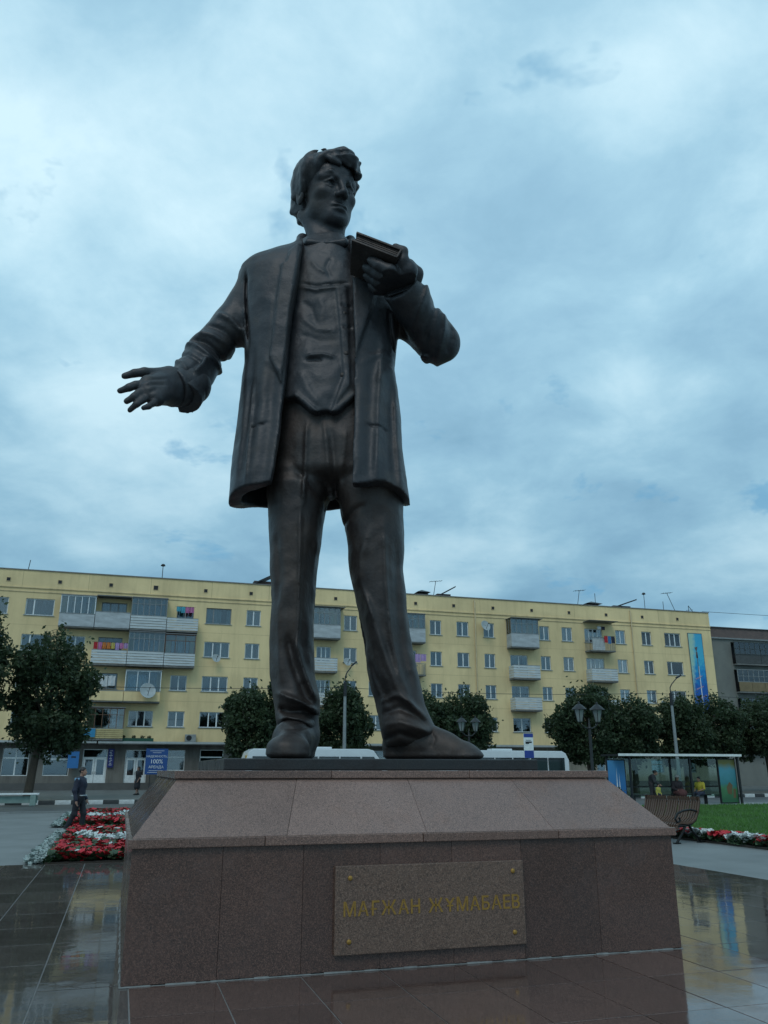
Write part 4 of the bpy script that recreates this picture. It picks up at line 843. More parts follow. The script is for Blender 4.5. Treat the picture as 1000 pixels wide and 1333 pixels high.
# windows
frames = {'w': M_whi, 'g': M_gry, 'b': M_brn}; cache = {}
def add_window(x0, x1, z0, z1, n, fr, cu, dark):
    W_, H_ = round(x1 - x0, 2), round(z1 - z0, 2); y = .10; key = (W_, H_, n, fr, cu, dark); loc = Vector(((x0 + x1) / 2 - BO.x, 0, z0))
    if key in cache:
        o = copy_tree(cache[key], bld); o.location = loc; return
    shop = n < 0; door = n == 99; k = abs(n) if not door else 2; t = .06 if not shop else .05
    f = MB(); hw = W_ / 2; f.box(-hw, -hw + t, y, y + .07, 0, H_); f.box(hw - t, hw, y, y + .07, 0, H_); f.box(-hw + t, hw - t, y, y + .07, H_ - t, H_); f.box(-hw + t, hw - t, y, y + .07, 0, t)
    if door: tr = H_ * .76; f.box(-hw + t, hw - t, y, y + .07, tr, tr + t)
    if shop: tr = H_ * .62; f.box(-hw + t, hw - t, y - .01, y + .07, tr, tr + .09)
    if door:
        root = f.build('doorway', M_whi, bld); root.location = loc
        for s in (-1, 1):
            a, c = (-hw + t + .01, -.01) if s < 0 else (.01, hw - t - .01); d = MB(); m_ = .13; zb = tr * .40
            d.box(a, a + m_, y + .01, y + .06, .03, tr - .01); d.box(c - m_, c, y + .01, y + .06, .03, tr - .01); d.box(a + m_, c - m_, y + .01, y + .06, tr - .11, tr - .01); d.box(a + m_, c - m_, y + .015, y + .055, .03, zb)
            d.build('door', M_whi, root)
            MB().box(a + m_, c - m_, y + .03, y + .036, zb, tr - .11).build('pane', M_gl, root)
            MB().box(*( (c - .08, c - .05) if s < 0 else (a + .05, a + .08)), y - .03, y + .01, tr * .42, tr * .52).build('handle', M_gry, root)
        MB().box(-hw + t, hw - t, y + .03, y + .036, tr + t, H_ - t).build('pane', M_gl, root)
        return
    fr_ = [0] + [.28] * (k == 2 and W_ > 1.7 and not shop) + [1]
    if len(fr_) == 2: fr_ = [i / k for i in range(k + 1)]
    xs = [-hw + t + (W_ - 2 * t) * q for q in fr_]
    for q in xs[1:-1]: f.box(q - .045, q + .045, y, y + .07, t, H_ - t)
    root = f.build('window', frames[fr], bld); root.location = loc; cache[key] = root
    for i in range(len(xs) - 1):
        MB().box(xs[i] + (.045 if i else 0), xs[i + 1] - (.045 if i < len(xs) - 2 else 0), y + .03, y + .036, t, H_ - t).build('pane', M_gl, root)
    if not shop:
        MB().box(-hw - .08, hw + .08, -.07, y, -.045, .0).build('sill', M_sill, root)
    if cu and not dark:
        c = MB(); ns = 26; x = -hw + .03; gap = rg.uniform(-.25, .25) * W_; g0, g1 = gap - .16 * W_ * rg.random(), gap + .22 * W_ * rg.random()
        for i in range(ns):
            a = -hw + .03 + (W_ - .06) * i / ns; e = a + (W_ - .06) / ns
            if a > g0 and e < g1: continue
            ya, ye = y + .16 + .03 * math.sin(i * 1.9), y + .16 + .03 * math.sin((i + 1) * 1.9); c.face([(a, ya, .05), (e, ye, .05), (e, ye, H_), (a, ya, H_)])
        c.build('curtain', (M_cur, M_cur2)[cu - 1], root)
for q in wins: add_window(*q)

# balconies
def balcony(x0, x1, row, style='slat', glazed=None, top=None, par=None, dep=.95, awn=False):
    z0 = {5: 10.98, 4: 8.52, 3: 6.10, 2: 3.62}[row]; z1 = par if par else z0 + .90; zt = top if top else z0 + 2.20
    X0, X1, Z0, Z1, ZT_ = fx(x0), fx(x1), fz(z0), fz(z1), fz(zt); loc = Vector(((X0 + X1) / 2 - BO.x, 0, 0)); hw = (X1 - X0) / 2
    root = MB().box(-hw, hw, -dep, -.002, Z0 - .12, Z0).build('balcony', M_und, bld); root.location = loc
    if style in ('slat', 'yslat'):
        n = 5; h = (Z1 - Z0) / n
        for i in range(n):
            s = MB(); za, zb = Z0 + i * h + .03, Z0 + (i + 1) * h - .005; s.box(-hw, hw, -dep - .03, -dep - .005, za, zb); s.box(-hw, -hw + .025, -dep, -.01, za, zb); s.box(hw - .025, hw, -dep, -.01, za, zb)
            s.build('slat', M_slt if style == 'slat' else M_ypan, root)
        p = MB(); 
        for q in (-hw + .04, 0, hw - .08): p.box(q, q + .04, -dep, -dep + .04, Z0, Z1 + .02)
        p.build('post', M_gry, root)
        MB().box(-hw, hw, -dep - .04, -dep + .03, Z1, Z1 + .04).build('rail', M_gry, root)
    elif style == 'bars':
        p = MB(); n = int(2 * hw / .13)
        for i in range(n + 1): p.box(-hw + i * 2 * hw / n - .01, -hw + i * 2 * hw / n + .01, -dep, -dep + .02, Z0, Z1)
        for s in (-1, 1):
            for i in range(6): p.box(s * hw - .01, s * hw + .01, -dep + i * .16, -dep + i * .16 + .02, Z0, Z1)
        p.build('railing', M_gry, root); MB().box(-hw - .02, hw + .02, -dep - .03, -dep + .03, Z1, Z1 + .04).build('rail', M_gry, root)
        MB().box(-hw + .25, .25, -dep + .03, -dep + .045, Z0 + .02, Z1 - .02).build('panel', M_slt, root)
    else:
        p = MB(); m = M_pan if style == 'panel' else M_yel; p.box(-hw, hw, -dep - .03, -dep, Z0 - .02, Z1); p.box(-hw, -hw + .03, -dep, -.01, Z0, Z1); p.box(hw - .03, hw, -dep, -.01, Z0, Z1); p.build('parapet', m, root)
        MB().box(-hw - .02, hw + .02, -dep - .05, -dep + .03, Z1 + .002, Z1 + .05).build('rail', M_gry, root)
    if glazed:
        fm = frames[glazed[0]]; n = glazed[1]; f = MB(); y = -dep + .0; t = .05
        for i in range(n + 1): q = -hw + (2 * hw - t) * i / n; f.box(q, q + t, y, y + .05, Z1 + .05, ZT_)
        f.box(-hw, hw, y - .01, y + .06, ZT_ - .06, ZT_ + .02); 
        if glazed[0] != 'w': f.box(-hw, hw, y - .005, y + .045, Z1 + .05 + (ZT_ - Z1) * .62, Z1 + .09 + (ZT_ - Z1) * .62)
        for s in (-1, 1):
            for yy in (-.05, -dep * .5): f.box(s * (hw - .025) - .025, s * (hw - .025) + .025, yy - .025, yy + .025, Z1 + .05, ZT_)
        f.build('glazing_frame', fm, root)
        for i in range(n): q = -hw + (2 * hw - t) * i / n; MB().box(q + t, q + (2 * hw - t) / n, y + .02, y + .025, Z1 + .05, ZT_ - .06).build('pane', M_gl, root)
        for s in (-1, 1): MB().box(s * (hw - .02) - .003, s * (hw - .02) + .003, -dep + .05, -.03, Z1 + .05, ZT_ - .02).build('pane', M_gl, root)
        MB().box(-hw - .02, hw + .04, -dep - .08, -.01, ZT_ + .02, ZT_ + .07).build('balcony_roof', mat('tin roof', (.2, .2, .2), .5), root)
        if len(glazed) > 2:
            c = MB(); rr = random.Random(int(X0 * 10))
            for i in range(n):
                if rr.random() < .6: q = -hw + (2 * hw - t) * i / n + t; c.face([(q, y + .09, Z1 + .06), (q + .6 * (2 * hw) / n, y + .11, Z1 + .06), (q + .6 * (2 * hw) / n, y + .11, ZT_ - .1), (q, y + .09, ZT_ - .1)])
            if c.f: c.build('curtain', M_cur, root)
    if awn: MB().box(-hw - .05, hw + .35, -dep - .25, -.01, ZT_ + .02, ZT_ + .06).build('awning', mat('awning tin', (.17, .17, .16), .6), root)
    return root
balcony(-4.93, -2.66, 5, 'panel', ('w', 5, 1), 13.05, 11.80); balcony(-2.62, -.33, 5, 'panel', None, 13.15, 12.02)
MB().box(fx(-2.62), fx(-.33), FY - 1.05, FY, fz(13.13), fz(13.2), M=TB).build('awning', M_und, bld)
balcony(-.29, 2.12, 5, 'slat', ('g', 6, 1), 13.15, 11.9); balcony(2.16, 4.31, 5, 'slat', None, None, 11.84)
balcony(-2.62, -.33, 4, 'slat', None, None, 9.42); balcony(-.29, 2.12, 4, 'slat', ('g', 7), 10.75, 9.42); balcony(2.16, 4.24, 4, 'slat', ('b', 3, 1), 10.7, 9.38)
balcony(-2.55, -.31, 3, 'solid', None, None, 6.72); balcony(-.27, 2.09, 3, 'solid', ('w', 3, 1), 8.12, 6.72); balcony(-2.45, -.1, 2, 'yslat', ('b', 5), 5.6, 4.25)
balcony(12.64, 14.7, 5, 'panel', ('g', 5, 1), 13.22, 11.92, awn=True); balcony(12.7, 14.5, 4, 'slat', None, None, 9.45); balcony(12.76, 14.45, 3, 'slat', None, None, 6.95)
balcony(19.4, 21.4, 5, 'panel', ('g', 4, 1), 13.1, 11.98); balcony(19.4, 21.4, 4, 'bars', None, None, 9.3); balcony(19.4, 21.3, 3, 'slat', None, None, 6.95)
balcony(28.62, 31.04, 5, 'panel', ('g', 5, 1), 13.2, 12.0, awn=True); balcony(28.7, 31.0, 4, 'slat', None, None, 9.5); balcony(28.7, 31.0, 3, 'slat', None, None, 7.02)
balcony(35.65, 37.98, 5, 'bars', None, 13.35, 12.0, awn=True); balcony(35.6, 37.98, 4, 'slat', None, None, 9.46); balcony(35.6, 37.9, 3, 'slat', None, None, 7.0)
# attic vents and expansion joints
for x in (-8.5, -5.2, -1.82, 1.24, 4.76, 8.06, 11.3, 14.49, 17.7, 20.93, 24.13, 27.52, 30.96, 34.38, 37.88, 41.37, 44.88):
    big = x in (1.24,); s = .17 if big else .13
    v = MB(); X = fx(x); Z = fz(14.1); 
    for a, b_, c, d in ((-s - .03, s + .03, s, s + .03), (-s - .03, s + .03, -s - .03, -s), (-s - .03, -s, -s, s), (s, s + .03, -s, s)): v.box(X + a, X + b_, FY - .03, FY - .001, Z + c, Z + d, M=TB)
    o = v.build('vent', M_yel2, bld); MB().box(X - s, X + s, FY - .008, FY - .004, Z - s, Z + s, M=TB).build('vent_hole', M_in, o)
jb = MB()
for x in (-7.6, -3.3, .9, 5.2, 9.4, 17.9, 26.4, 34.9, 43.0): jb.box(fx(x) - .012, fx(x) + .012, FY - .004, FY - .001, fz(13.62), ZT, M=TB)
for z in (11.05, 8.65, 6.2): jb.box(BX0, BX1, FY - .003, FY - .001, fz(z) - .008, fz(z) + .008, M=TB)
jb.build('panel_joint', mat('joint', (.42, .33, .18), .9), bld)
for x in (11.9, 25.9, 40.2, -10.6):
    d_ = MB(); d_.tube([(fx(x), FY - .11, ZG + .1), (fx(x), FY - .11, ZT - .35), (fx(x), FY + .12, ZT - .05)], .055, 8); d_.v = [tuple(TB @ Vector(v)) for v in d_.v]; d_.build('downpipe', mat('yellowed pipe', (.50, .40, .24), .6, vs=2), bld, True)
# roof housings
def housing(x, w_, h_, name='chimney', slant=False, y=3.):
    m = mat('roof brick', (.07, .05, .045), .9, vs=4); b = MB(); X = fx(x)
    b.box(X - w_ / 2, X + w_ / 2, FY + y, FY + y + 1, ZT, ZT + h_, M=TB); o = b.build(name, m, bld)
    c = MB()
    if slant:
        P = [(X - w_ * .95, ZT + h_ * .3), (X + w_ * .8, ZT + h_ * 1.7)]
        c.face([(P[0][0], FY + y - .3, P[0][1]), (P[1][0], FY + y - .3, P[1][1]), (P[1][0], FY + y + 1.3, P[1][1]), (P[0][0], FY + y + 1.3, P[0][1])]); c.face([(P[0][0], FY + y - .3, P[0][1] + .12), (P[1][0], FY + y - .3, P[1][1] + .12), (P[1][0], FY + y + 1.3, P[1][1] + .12), (P[0][0], FY + y + 1.3, P[0][1] + .12)]); c.face([(P[0][0], FY + y - .3, P[0][1]), (P[1][0], FY + y - .3, P[1][1]), (P[1][0], FY + y - .3, P[1][1] + .12), (P[0][0], FY + y - .3, P[0][1] + .12)]); c.face([(P[1][0], FY + y - .3, P[1][1]), (P[1][0], FY + y + 1.3, P[1][1]), (P[1][0], FY + y + 1.3, P[1][1] + .12), (P[1][0], FY + y - .3, P[1][1] + .12)])
    else:
        for i in range(4):
            a, b_ = i, (i + 1) % 4; q = [(X - w_ * .7, FY + y - .2), (X + w_ * .7, FY + y - .2), (X + w_ * .7, FY + y + 1.2), (X - w_ * .7, FY + y + 1.2)]; c.face([(*q[a], ZT + h_ + .15), (*q[b_], ZT + h_ + .15), (X, FY + y + .5, ZT + h_ + .45)])
        c.face([(*p, ZT + h_ + .15) for p in q]); c.box(X - w_ * .3, X + w_ * .3, FY + y + .3, FY + y + .7, ZT + h_, ZT + h_ + .16)
    c.v = [tuple(TB @ Vector(v)) for v in c.v] if slant or True else c.v
    c.build('cap', mat('dark tin', (.04, .045, .05), .5, .4), o)
housing(22.6, .9, .8); housing(24.4, 1.3, .9, slant=True); housing(38.5, 1.2, .75); housing(41.3, 1.9, .85, slant=True); housing(9.3, 1.5, 1.0, slant=True)

# ---- grey neighbouring block at the right edge
b2 = empty('grey_building', (62, FY, 0), 0, 'grey brick apartment block with dark glazed balconies beyond the yellow one', 'building')
M_gb = mat('grey brick', (.20, .205, .18), .85, vs=.6, c2=(.15, .155, .14), bump=.3, bs=10); M_rb = mat('dark red brick band', (.16, .115, .10), .85, vs=1.5, c2=(.11, .085, .08), bump=.4, bs=8)
O2 = Matrix.Translation((-62, -FY, 0)); Y2 = FY + .6; X2 = BX1 + .05
w2 = [(fx(50.55), fx(56), fz(z), fz(z + 1.9)) for z in (11.15 - .6, 8.75 - .6, 6.3 - .6, 3.85 - .6)] + [(fx(58), fx(59.6), fz(z), fz(z + 1.1)) for z in (11.0, 8.6, 6.2, 3.8)]
wall_with_holes('wall', X2, fx(75), 0, fz(12.75), w2, M_gb, Y2, b2, O2, .8)
MB().box(X2, fx(75), Y2 - .01, Y2 + 12, fz(12.80), fz(13.66), M=O2).build('brick_band', M_rb, b2); MB().box(X2, fx(75), Y2 - .16, Y2 + .5, fz(12.68), fz(12.80), M=O2).build('cornice', mat('grey cornice', (.22, .24, .24), .8), b2)
MB().box(X2, fx(75), Y2 - .12, Y2 + 12, fz(13.66), fz(13.74), M=O2).build('roof', mat('roof felt', (.06, .06, .06)), b2); MB().box(X2, fx(75), Y2 + .85, Y2 + 1, 0, fz(12.7), M=O2).build('room_wall', M_in, b2)
for k, (a, b_, c, d) in enumerate(w2[:4]):
    r_ = MB().box(a, b_, Y2 - .5, Y2 + .5, c - .14, c - .02, M=O2).build('loggia', M_und, b2)
    mp_ = [M_gry, mat('ochre panel', (.20, .15, .08), .8), mat('dark panel', (.07, .08, .08), .8), M_gry][k]; hh = (d - c) * .42
    if k == 0:
        p = MB()
        for i in range(46): p.box(a + i * (b_ - a) / 46, a + i * (b_ - a) / 46 + .05, Y2 - .5, Y2 - .47, c, c + hh, M=O2)
        p.build('railing', mat('dark rail', (.05, .06, .06), .6), r_)
    for i in range(4): MB().box(a + i * (b_ - a) / 4 + .02, a + (i + 1) * (b_ - a) / 4 - .02, Y2 - (.44 if k == 0 else .5), Y2 - (.42 if k == 0 else .47), c, c + hh, M=O2).build('panel', mp_, r_)
    f = MB(); n = 10
    for i in range(n + 1): f.box(a + i * (b_ - a) / n - .03, a + i * (b_ - a) / n + .03, Y2 - .48, Y2 - .43, c + hh, d, M=O2)
    f.box(a, b_, Y2 - .50, Y2 - .43, c + hh, c + hh + .06, M=O2); f.box(a, b_, Y2 - .50, Y2 - .43, c + hh * 1.62, c + hh * 1.62 + .04, M=O2); f.box(a, b_, Y2 - .50, Y2 - .43, d - .06, d, M=O2); f.build('glazing_frame', M_gry if k == 1 else mat('dark frame', (.05, .06, .06), .6), r_)
    for i in range(n): MB().box(a + i * (b_ - a) / n + .03, a + (i + 1) * (b_ - a) / n - .03, Y2 - .46, Y2 - .455, c + hh + .06, d - .06, M=O2).build('pane', M_gl, r_)
    if k == 1:
        c_ = MB()
        for i in range(n):
            if i % 3: c_.box(a + i * (b_ - a) / n + .05, a + (i + .75) * (b_ - a) / n, Y2 - .3, Y2 - .28, c + hh, d - .15, M=O2)
        c_.build('curtain', M_cur, r_)

# ------------------------------------------------------------ trees
M_bark = mat('bark', (.07, .055, .04), .9, vs=6, bump=.6, bs=20); M_lime = mat('whitewash', (.55, .56, .54), .8, vs=6)
def leafmat(name, c, c2):
    m = bpy.data.materials.new(name); m.use_nodes = True; nt = m.node_tree; p = nt.nodes['Principled BSDF']; p.inputs['Roughness'].default_value = .55; p.inputs['Specular IOR Level'].default_value = .3
    g = nd(nt, 'ShaderNodeNewGeometry'); n = nd(nt, 'ShaderNodeTexNoise'); ln(nt, g.outputs['Position'], n.inputs['Vector']); n.inputs['Scale'].default_value = 1.1; n.inputs['Detail'].default_value = 4
    v = nd(nt, 'ShaderNodeTexWhiteNoise', noise_dimensions='1D'); ln(nt, g.outputs['Random Per Island'], v.inputs['W'])
    a = nd(nt, 'ShaderNodeMath', operation='MULTIPLY_ADD'); ln(nt, v.outputs['Value'], a.inputs[0]); a.inputs[1].default_value = .4; ln(nt, n.outputs['Fac'], a.inputs[2])
    ln(nt, ramp(nt, a.outputs[0], [(.4, c2), (.95, c)]), p.inputs['Base Color'])
    tr = nd(nt, 'ShaderNodeBsdfTranslucent'); tr.inputs[0].default_value = (*[x * 1.3 for x in c], 1); mx = nd(nt, 'ShaderNodeMixShader'); mx.inputs[0].default_value = .25
    ln(nt, p.outputs[0], mx.inputs[1]); ln(nt, tr.outputs[0], mx.inputs[2]); ln(nt, mx.outputs[0], nt.nodes['Material Output'].inputs[0]); return m
M_leaf = leafmat('linden leaves', (.052, .080, .036), (.022, .038, .020))
def leaf_cloud(blobs, n, size, seed, hollow=.55):
    """leaf-sized quads through the volume of several blobs"""
    rg = np.random.RandomState(seed); vol = np.array([b[3] * b[4] * b[5] for b in blobs]); cnt = (n * vol ** .8 / (vol ** .8).sum()).astype(int); P = []
    for b, c in zip(blobs, cnt):
        d = rg.normal(size=(c, 3)); d /= np.linalg.norm(d, axis=1)[:, None]; r = (hollow + (1 - hollow) * rg.rand(c)) ** .7
        bump = 1 + .13 * np.sin(d[:, 0] * 7 + b[0] * 3) * np.cos(d[:, 1] * 6) + .11 * np.sin(d[:, 2] * 9 + b[1]) + .10 * np.sin(d[:, 0] * 17 + d[:, 2] * 13)
        far = rg.rand(c) < .10; r = np.where(far, r * (1 + .26 * rg.rand(c)), r)
        keep = np.sin(d[:, 0] * 5 + b[0] * 7 + b[2]) * np.sin(d[:, 1] * 5 + b[1] * 5) * np.sin(d[:, 2] * 6 + b[2] * 3) < .28 + .5 * rg.rand(c)
        P.append((np.array(b[:3]) + d * (r * bump)[:, None] * np.array(b[3:6]))[keep])
    P = np.concatenate(P); N = len(P); a = rg.normal(size=(N, 3)); a /= np.linalg.norm(a, axis=1)[:, None]; b_ = rg.normal(size=(N, 3)); b_ -= a * (a * b_).sum(1)[:, None]; b_ /= np.linalg.norm(b_, axis=1)[:, None]
    s = size * (.6 + .8 * rg.rand(N))[:, None]; V = np.empty((N, 4, 3)); V[:, 0] = P - a * s; V[:, 1] = P - b_ * s * .55 + a * s * .1; V[:, 2] = P + a * s; V[:, 3] = P + b_ * s * .55 + a * s * .1
    return V.reshape(-1, 3), np.arange(4 * N).reshape(-1, 4)
def tree(x, y, h, r, zc, seed, label, lean=0., white=False, n=15000, wide=1.0, group='trees along the street'):
    root = empty('tree', (x, y, .15), 0, label, 'tree', group); rg = random.Random(seed); blobs = [(lean, 0, zc, r * .74, r * .74, (h - zc) * .86)]
    for i in range(19):
        a = rg.uniform(0, 6.28); e = rg.uniform(-.95, .95); q = rg.uniform(.48, .86); blobs.append((lean + math.cos(a) * r * q * wide * math.cos(e * 1.2), math.sin(a) * r * q, zc + e * (h - zc) * .72, r * rg.uniform(.20, .40), r * rg.uniform(.20, .40), r * rg.uniform(.16, .36)))
    V, F = leaf_cloud(blobs, n, .115, seed); link_mesh('crown', np_mesh('crown', V, F, False), root, M_leaf)
    t = MB(); rr = max(.11, r * .075); t.tube([(0, 0, -.1), (lean * .15 + .03, 0, zc * .3), (lean * .55 - .04, .03, zc * .7), (lean, 0, zc), (lean + .1, 0, h * .86)], [rr * 1.25, rr, rr * .85, rr * .6, .03], 9)
    for i in range(9):
        a = i * 2.4 + seed; z0 = zc * (.62 + .06 * i); z0 = min(z0, h * .8); k = r * rg.uniform(.55, .85); t.tube([(lean * .6 * z0 / zc, 0, z0), (lean * .8 + math.cos(a) * k * .5, math.sin(a) * k * .5, z0 + .45 * k), (lean + math.cos(a) * k, math.sin(a) * k, z0 + k * .8)], [rr * .42, rr * .28, .02], 5)
    t.build('trunk', M_bark, root, True)
    if white: MB().tube([(0, 0, -.08), (lean * .12 + .02, 0, .95)], [rr * 1.30, rr * 1.12], 10).build('whitewash', M_lime, root, True)
    return root
k54 = 52 / 54.
tr = [(-4.6, 49, 9.0, 2.75, 5.2, 'large leafy tree hiding the left balconies, in front of the shops', .6, 27000, 'T'), (-8.5, 47.5, 10.4, 2.7, 6.6, 'tree at the left edge of the picture with its crown cut off', .3, 22000, 'T'),
      (7.2, 51.5, 6.5, 2.15, 3.9, 'round tree seen left of the statue\'s left-hand trouser leg', 0, 19000, 'T'), (9.2, 51.5, 7.4, 1.6, 4.5, 'taller narrow tree directly behind the statue\'s left-hand trouser leg', .1, 12000, 'T'), (13.0, 51.5, 6.9, 2.15, 4.1, 'tree between the statue\'s legs beside the street lamp', 0, 20000, 'T'),
      (18.4, 51.5, 6.6, 1.7, 4.0, 'small tree just right of the statue\'s striding leg', 0, 12000, 'T'), (21.2, 51.5, 6.6, 2.6, 3.9, 'tree behind the small double lantern and blue bus stop sign', 0, 22000, 'T'),
      (30.3, 51.5, 7.2, 2.5, 4.2, 'tall round tree behind the large double lantern', 0, 22000, 'T'), (33.9, 51.7, 6.6, 2.45, 4.0, 'round tree just right of the large double lantern', 0, 20000, 'T'),
      (37.9, 51.5, 6.7, 2.25, 4.0, 'tree behind the right-hand street lamp', 0, 18000, 'T'), (41.5, 52.5, 6.9, 2.5, 4.2, 'tree in front of the lower end of the blue banner', 0, 18000, 'T'),
      (45.9, 52.5, 6.9, 2.6, 4.4, 'tree with whitewashed trunk right of the bus shelter', -.1, 18000, 'W'), (50.2, 53, 7.6, 2.8, 4.6, 'tree at the right edge in front of the grey building', 0, 18000, 'W')]
for i, (x, y, h, r_, zc, lb, le, n_, k) in enumerate(tr): tree(x, y, h, r_, zc, 31 + i * 7, lb, le, k == 'W', n_)
M_bush = leafmat('dark shrub', (.045, .06, .035), (.025, .035, .022))
def bush(x, y, r, h, label, seed):
    o = empty('shrub', (x, y, -.03), 0, label, 'shrub'); V, F = leaf_cloud([(0, 0, h * .5, r, r * .8, h * .5), (r * .5, 0, h * .4, r * .5, r * .5, h * .4), (-r * .5, .1, h * .55, r * .5, r * .5, h * .42)], 2600, .05, seed); link_mesh('foliage', np_mesh('foliage', V, F, False), o, M_bush)
    t = MB(); [t.tube([(0, 0, 0), (math.cos(q) * r * .5, math.sin(q) * r * .4, h * .7)], [.02, .008], 5) for q in (0, 1.3, 2.6, 3.9, 5.2)]; t.build('stem', M_bark, o)
bush(17.6, 29.5, .8, 1.35, 'dark shrub showing over the right shoulder of the pedestal', 4); bush(18.8, 30.4, .6, 1.0, 'low dark shrub beside the blue poster of the bus shelter', 5)

# ------------------------------------------------------------ flower beds and lawn
M_red = mat('red petals', (.62, .016, .03), .6, vs=7, c2=(.30, .008, .016)); M_wht = mat('white petals', (.55, .60, .58), .6, vs=3, var=.1); M_slv = mat('silver leaves', (.30, .36, .34), .7, vs=5, var=.3); M_grn = mat('flower leaves', (.035, .07, .03), .6, vs=5, var=.4); M_soil = mat('soil', (.04, .032, .025), .95, vs=6, bump=.6)
def blooms(name, pts, m, parent, s=.055, seed=0, h=.16, per=5):
    rg = np.random.RandomState(seed); pts = np.array(pts); N = len(pts); V = []; 
    base = np.column_stack([pts, np.full(N, 0.)]) if pts.shape[1] == 2 else pts
    ang = rg.rand(N) * 6.28; tilt = (rg.rand(N, 2) - .5) * 1.3; z = h * (.6 + .7 * rg.rand(N)); sz = s * (.7 + .6 * rg.rand(N)); P = []
    for k in range(5):
        a = ang + k * 2 * PI / 5
        def pt(rad, da, up): x = np.cos(a + da) * rad * sz; y = np.sin(a + da) * rad * sz; return np.column_stack([base[:, 0] + x, base[:, 1] + y, base[:, 2] + z + up * sz + x * tilt[:, 0] + y * tilt[:, 1]])
        P.append(np.stack([pt(0, 0, -.25), pt(1, -.55, .15), pt(1.25, 0, .1), pt(1, .55, .15)], 1))
    V = np.concatenate(P).reshape(-1, 3); o = link_mesh(name, np_mesh(name, V, np.arange(len(V)).reshape(-1, 4), False), parent, m); o['kind'] = 'stuff'; return o
def bed(name, x0, x1, y0, y1, label, fn, n, seed, silver=True, group='striped flower beds'):
    root = empty('flower_bed', (0, 0, -.03), 0, label, 'flower bed', None); rs = np.random.RandomState(seed); P = np.column_stack([x0 + (x1 - x0) * rs.rand(n), y0 + (y1 - y0) * rs.rand(n)]); c = fn(P[:, 0], P[:, 1], rs)
    s = MB(); s.box(x0 - .05, x1, y0 - .05, y1 + .05, .0, .05); s.build('soil', M_soil, root)
    V, F = leaf_cloud([((x0 + x1) / 2, (y0 + y1) / 2, .07, (x1 - x0) / 2, (y1 - y0) / 2, .05)], 10, .05, 1); L = rs.rand(int(n * 1.5), 2) * [x1 - x0, y1 - y0] + [x0, y0]; blooms('leaves', L, M_grn, root, .085, seed + 5, .13)
    blooms('red_flowers', P[c == 0], M_red, root, .062, seed + 1); 
    if (c == 1).any(): blooms('white_flowers', P[c == 1], M_wht, root, .066, seed + 2, .18)
    if silver: q = rs.rand(int((y1 - y0) * 260), 2); blooms('silver_edging', np.column_stack([x0 - .40 + .36 * q[:, 0], y0 + (y1 - y0) * q[:, 1]]), M_slv, root, .045, seed + 3, .07)
    return root
def near(x, y, rs):
    w_ = np.abs(y - (22.0 - (x + 1.0) * 1.35 + .25 * np.sin(x * 5) + .2 * np.sin(y * 4))) ; return np.where((w_ < .62 + .15 * np.sin(x * 9)) & (x > -.85) , (rs.rand(len(x)) < .9).astype(int), (rs.rand(len(x)) < .015).astype(int))
def far(x, y, rs):
    w_ = np.abs(y - (31.2 + .35 * np.sin(x * 3) + .3 * (x > .0))); return np.where((w_ < .75 + .3 * np.sin(x * 7)) & (x > -.95), (rs.rand(len(x)) < .8).astype(int), 0)
bed('near', -1.12, 4.6, 17.12, 25.2, 'near red flower bed with a white stripe left of the pedestal', near, 9000, 1)
bed('far', -1.45, 4.6, 27.9, 36.0, 'farther red and white flower bed beyond the walking man', far, 8000, 5)
M_grass = mat('grass ground', (.045, .105, .02), .9, vs=1.3, c2=(.03, .07, .015), bump=.8, bs=40); M_blade = mat('grass blades', (.075, .20, .030), .7, vs=.5, c2=(.045, .125, .02))
lx0, lx1, ly0, ly1 = 13.95, 44, 10.0, 35.3
g = sheet('lawn', lx0, lx1, ly0, ly1, .03, M_grass)
MB().box(lx0 - .06, lx1, ly0, ly1 + .05, -.04, .02).build('lawn_edge', M_soil)['kind'] = 'structure'
rs = np.random.RandomState(8); N = 90000; q = rs.rand(N, 2); P = np.column_stack([lx0 + (lx1 - lx0) * q[:, 0] ** 1.5, ly0 + 4 + (ly1 - ly0 - 4) * q[:, 1], np.full(N, .03)]); a = rs.rand(N) * 6.28; hh = .05 + .06 * rs.rand(N)
d = np.column_stack([np.cos(a), np.sin(a), 0 * a]) * .012; tip = np.column_stack([(rs.rand(N, 2) - .5) * .06, hh]); V = np.stack([P - d, P + d, P + tip], 1).reshape(-1, 3)
o = link_mesh('grass', np_mesh('grass', V, np.arange(3 * N).reshape(-1, 3), False), None, M_blade); o['kind'] = 'stuff'
eb = empty('flower_border', (0, 0, -.03), 0, 'narrow border of red and white flowers along the edge of the lawn', 'flower border')
MB().box(13.45, 13.9, 10.0, 20.6, 0, .05).build('soil', M_soil, eb)
rr, ww, gg = [], [], []
for i in range(5200):
    y = 10.5 + 10 * rs.rand(); x = 13.47 + .42 * rs.rand(); kx = int((y + .25 * math.sin(y * 7)) * 2.1)
    (rr if kx % 3 == 0 else ww if kx % 3 == 1 else (rr if rs.rand() < .4 else ww)).append((x, y)) if rs.rand() < .5 else gg.append((x, y))
blooms('red_flowers', rr, M_red, eb, .05, 11, .20); blooms('white_flowers', ww, M_wht, eb, .055, 12, .20); blooms('leaves', gg, M_grn, eb, .07, 13, .13)

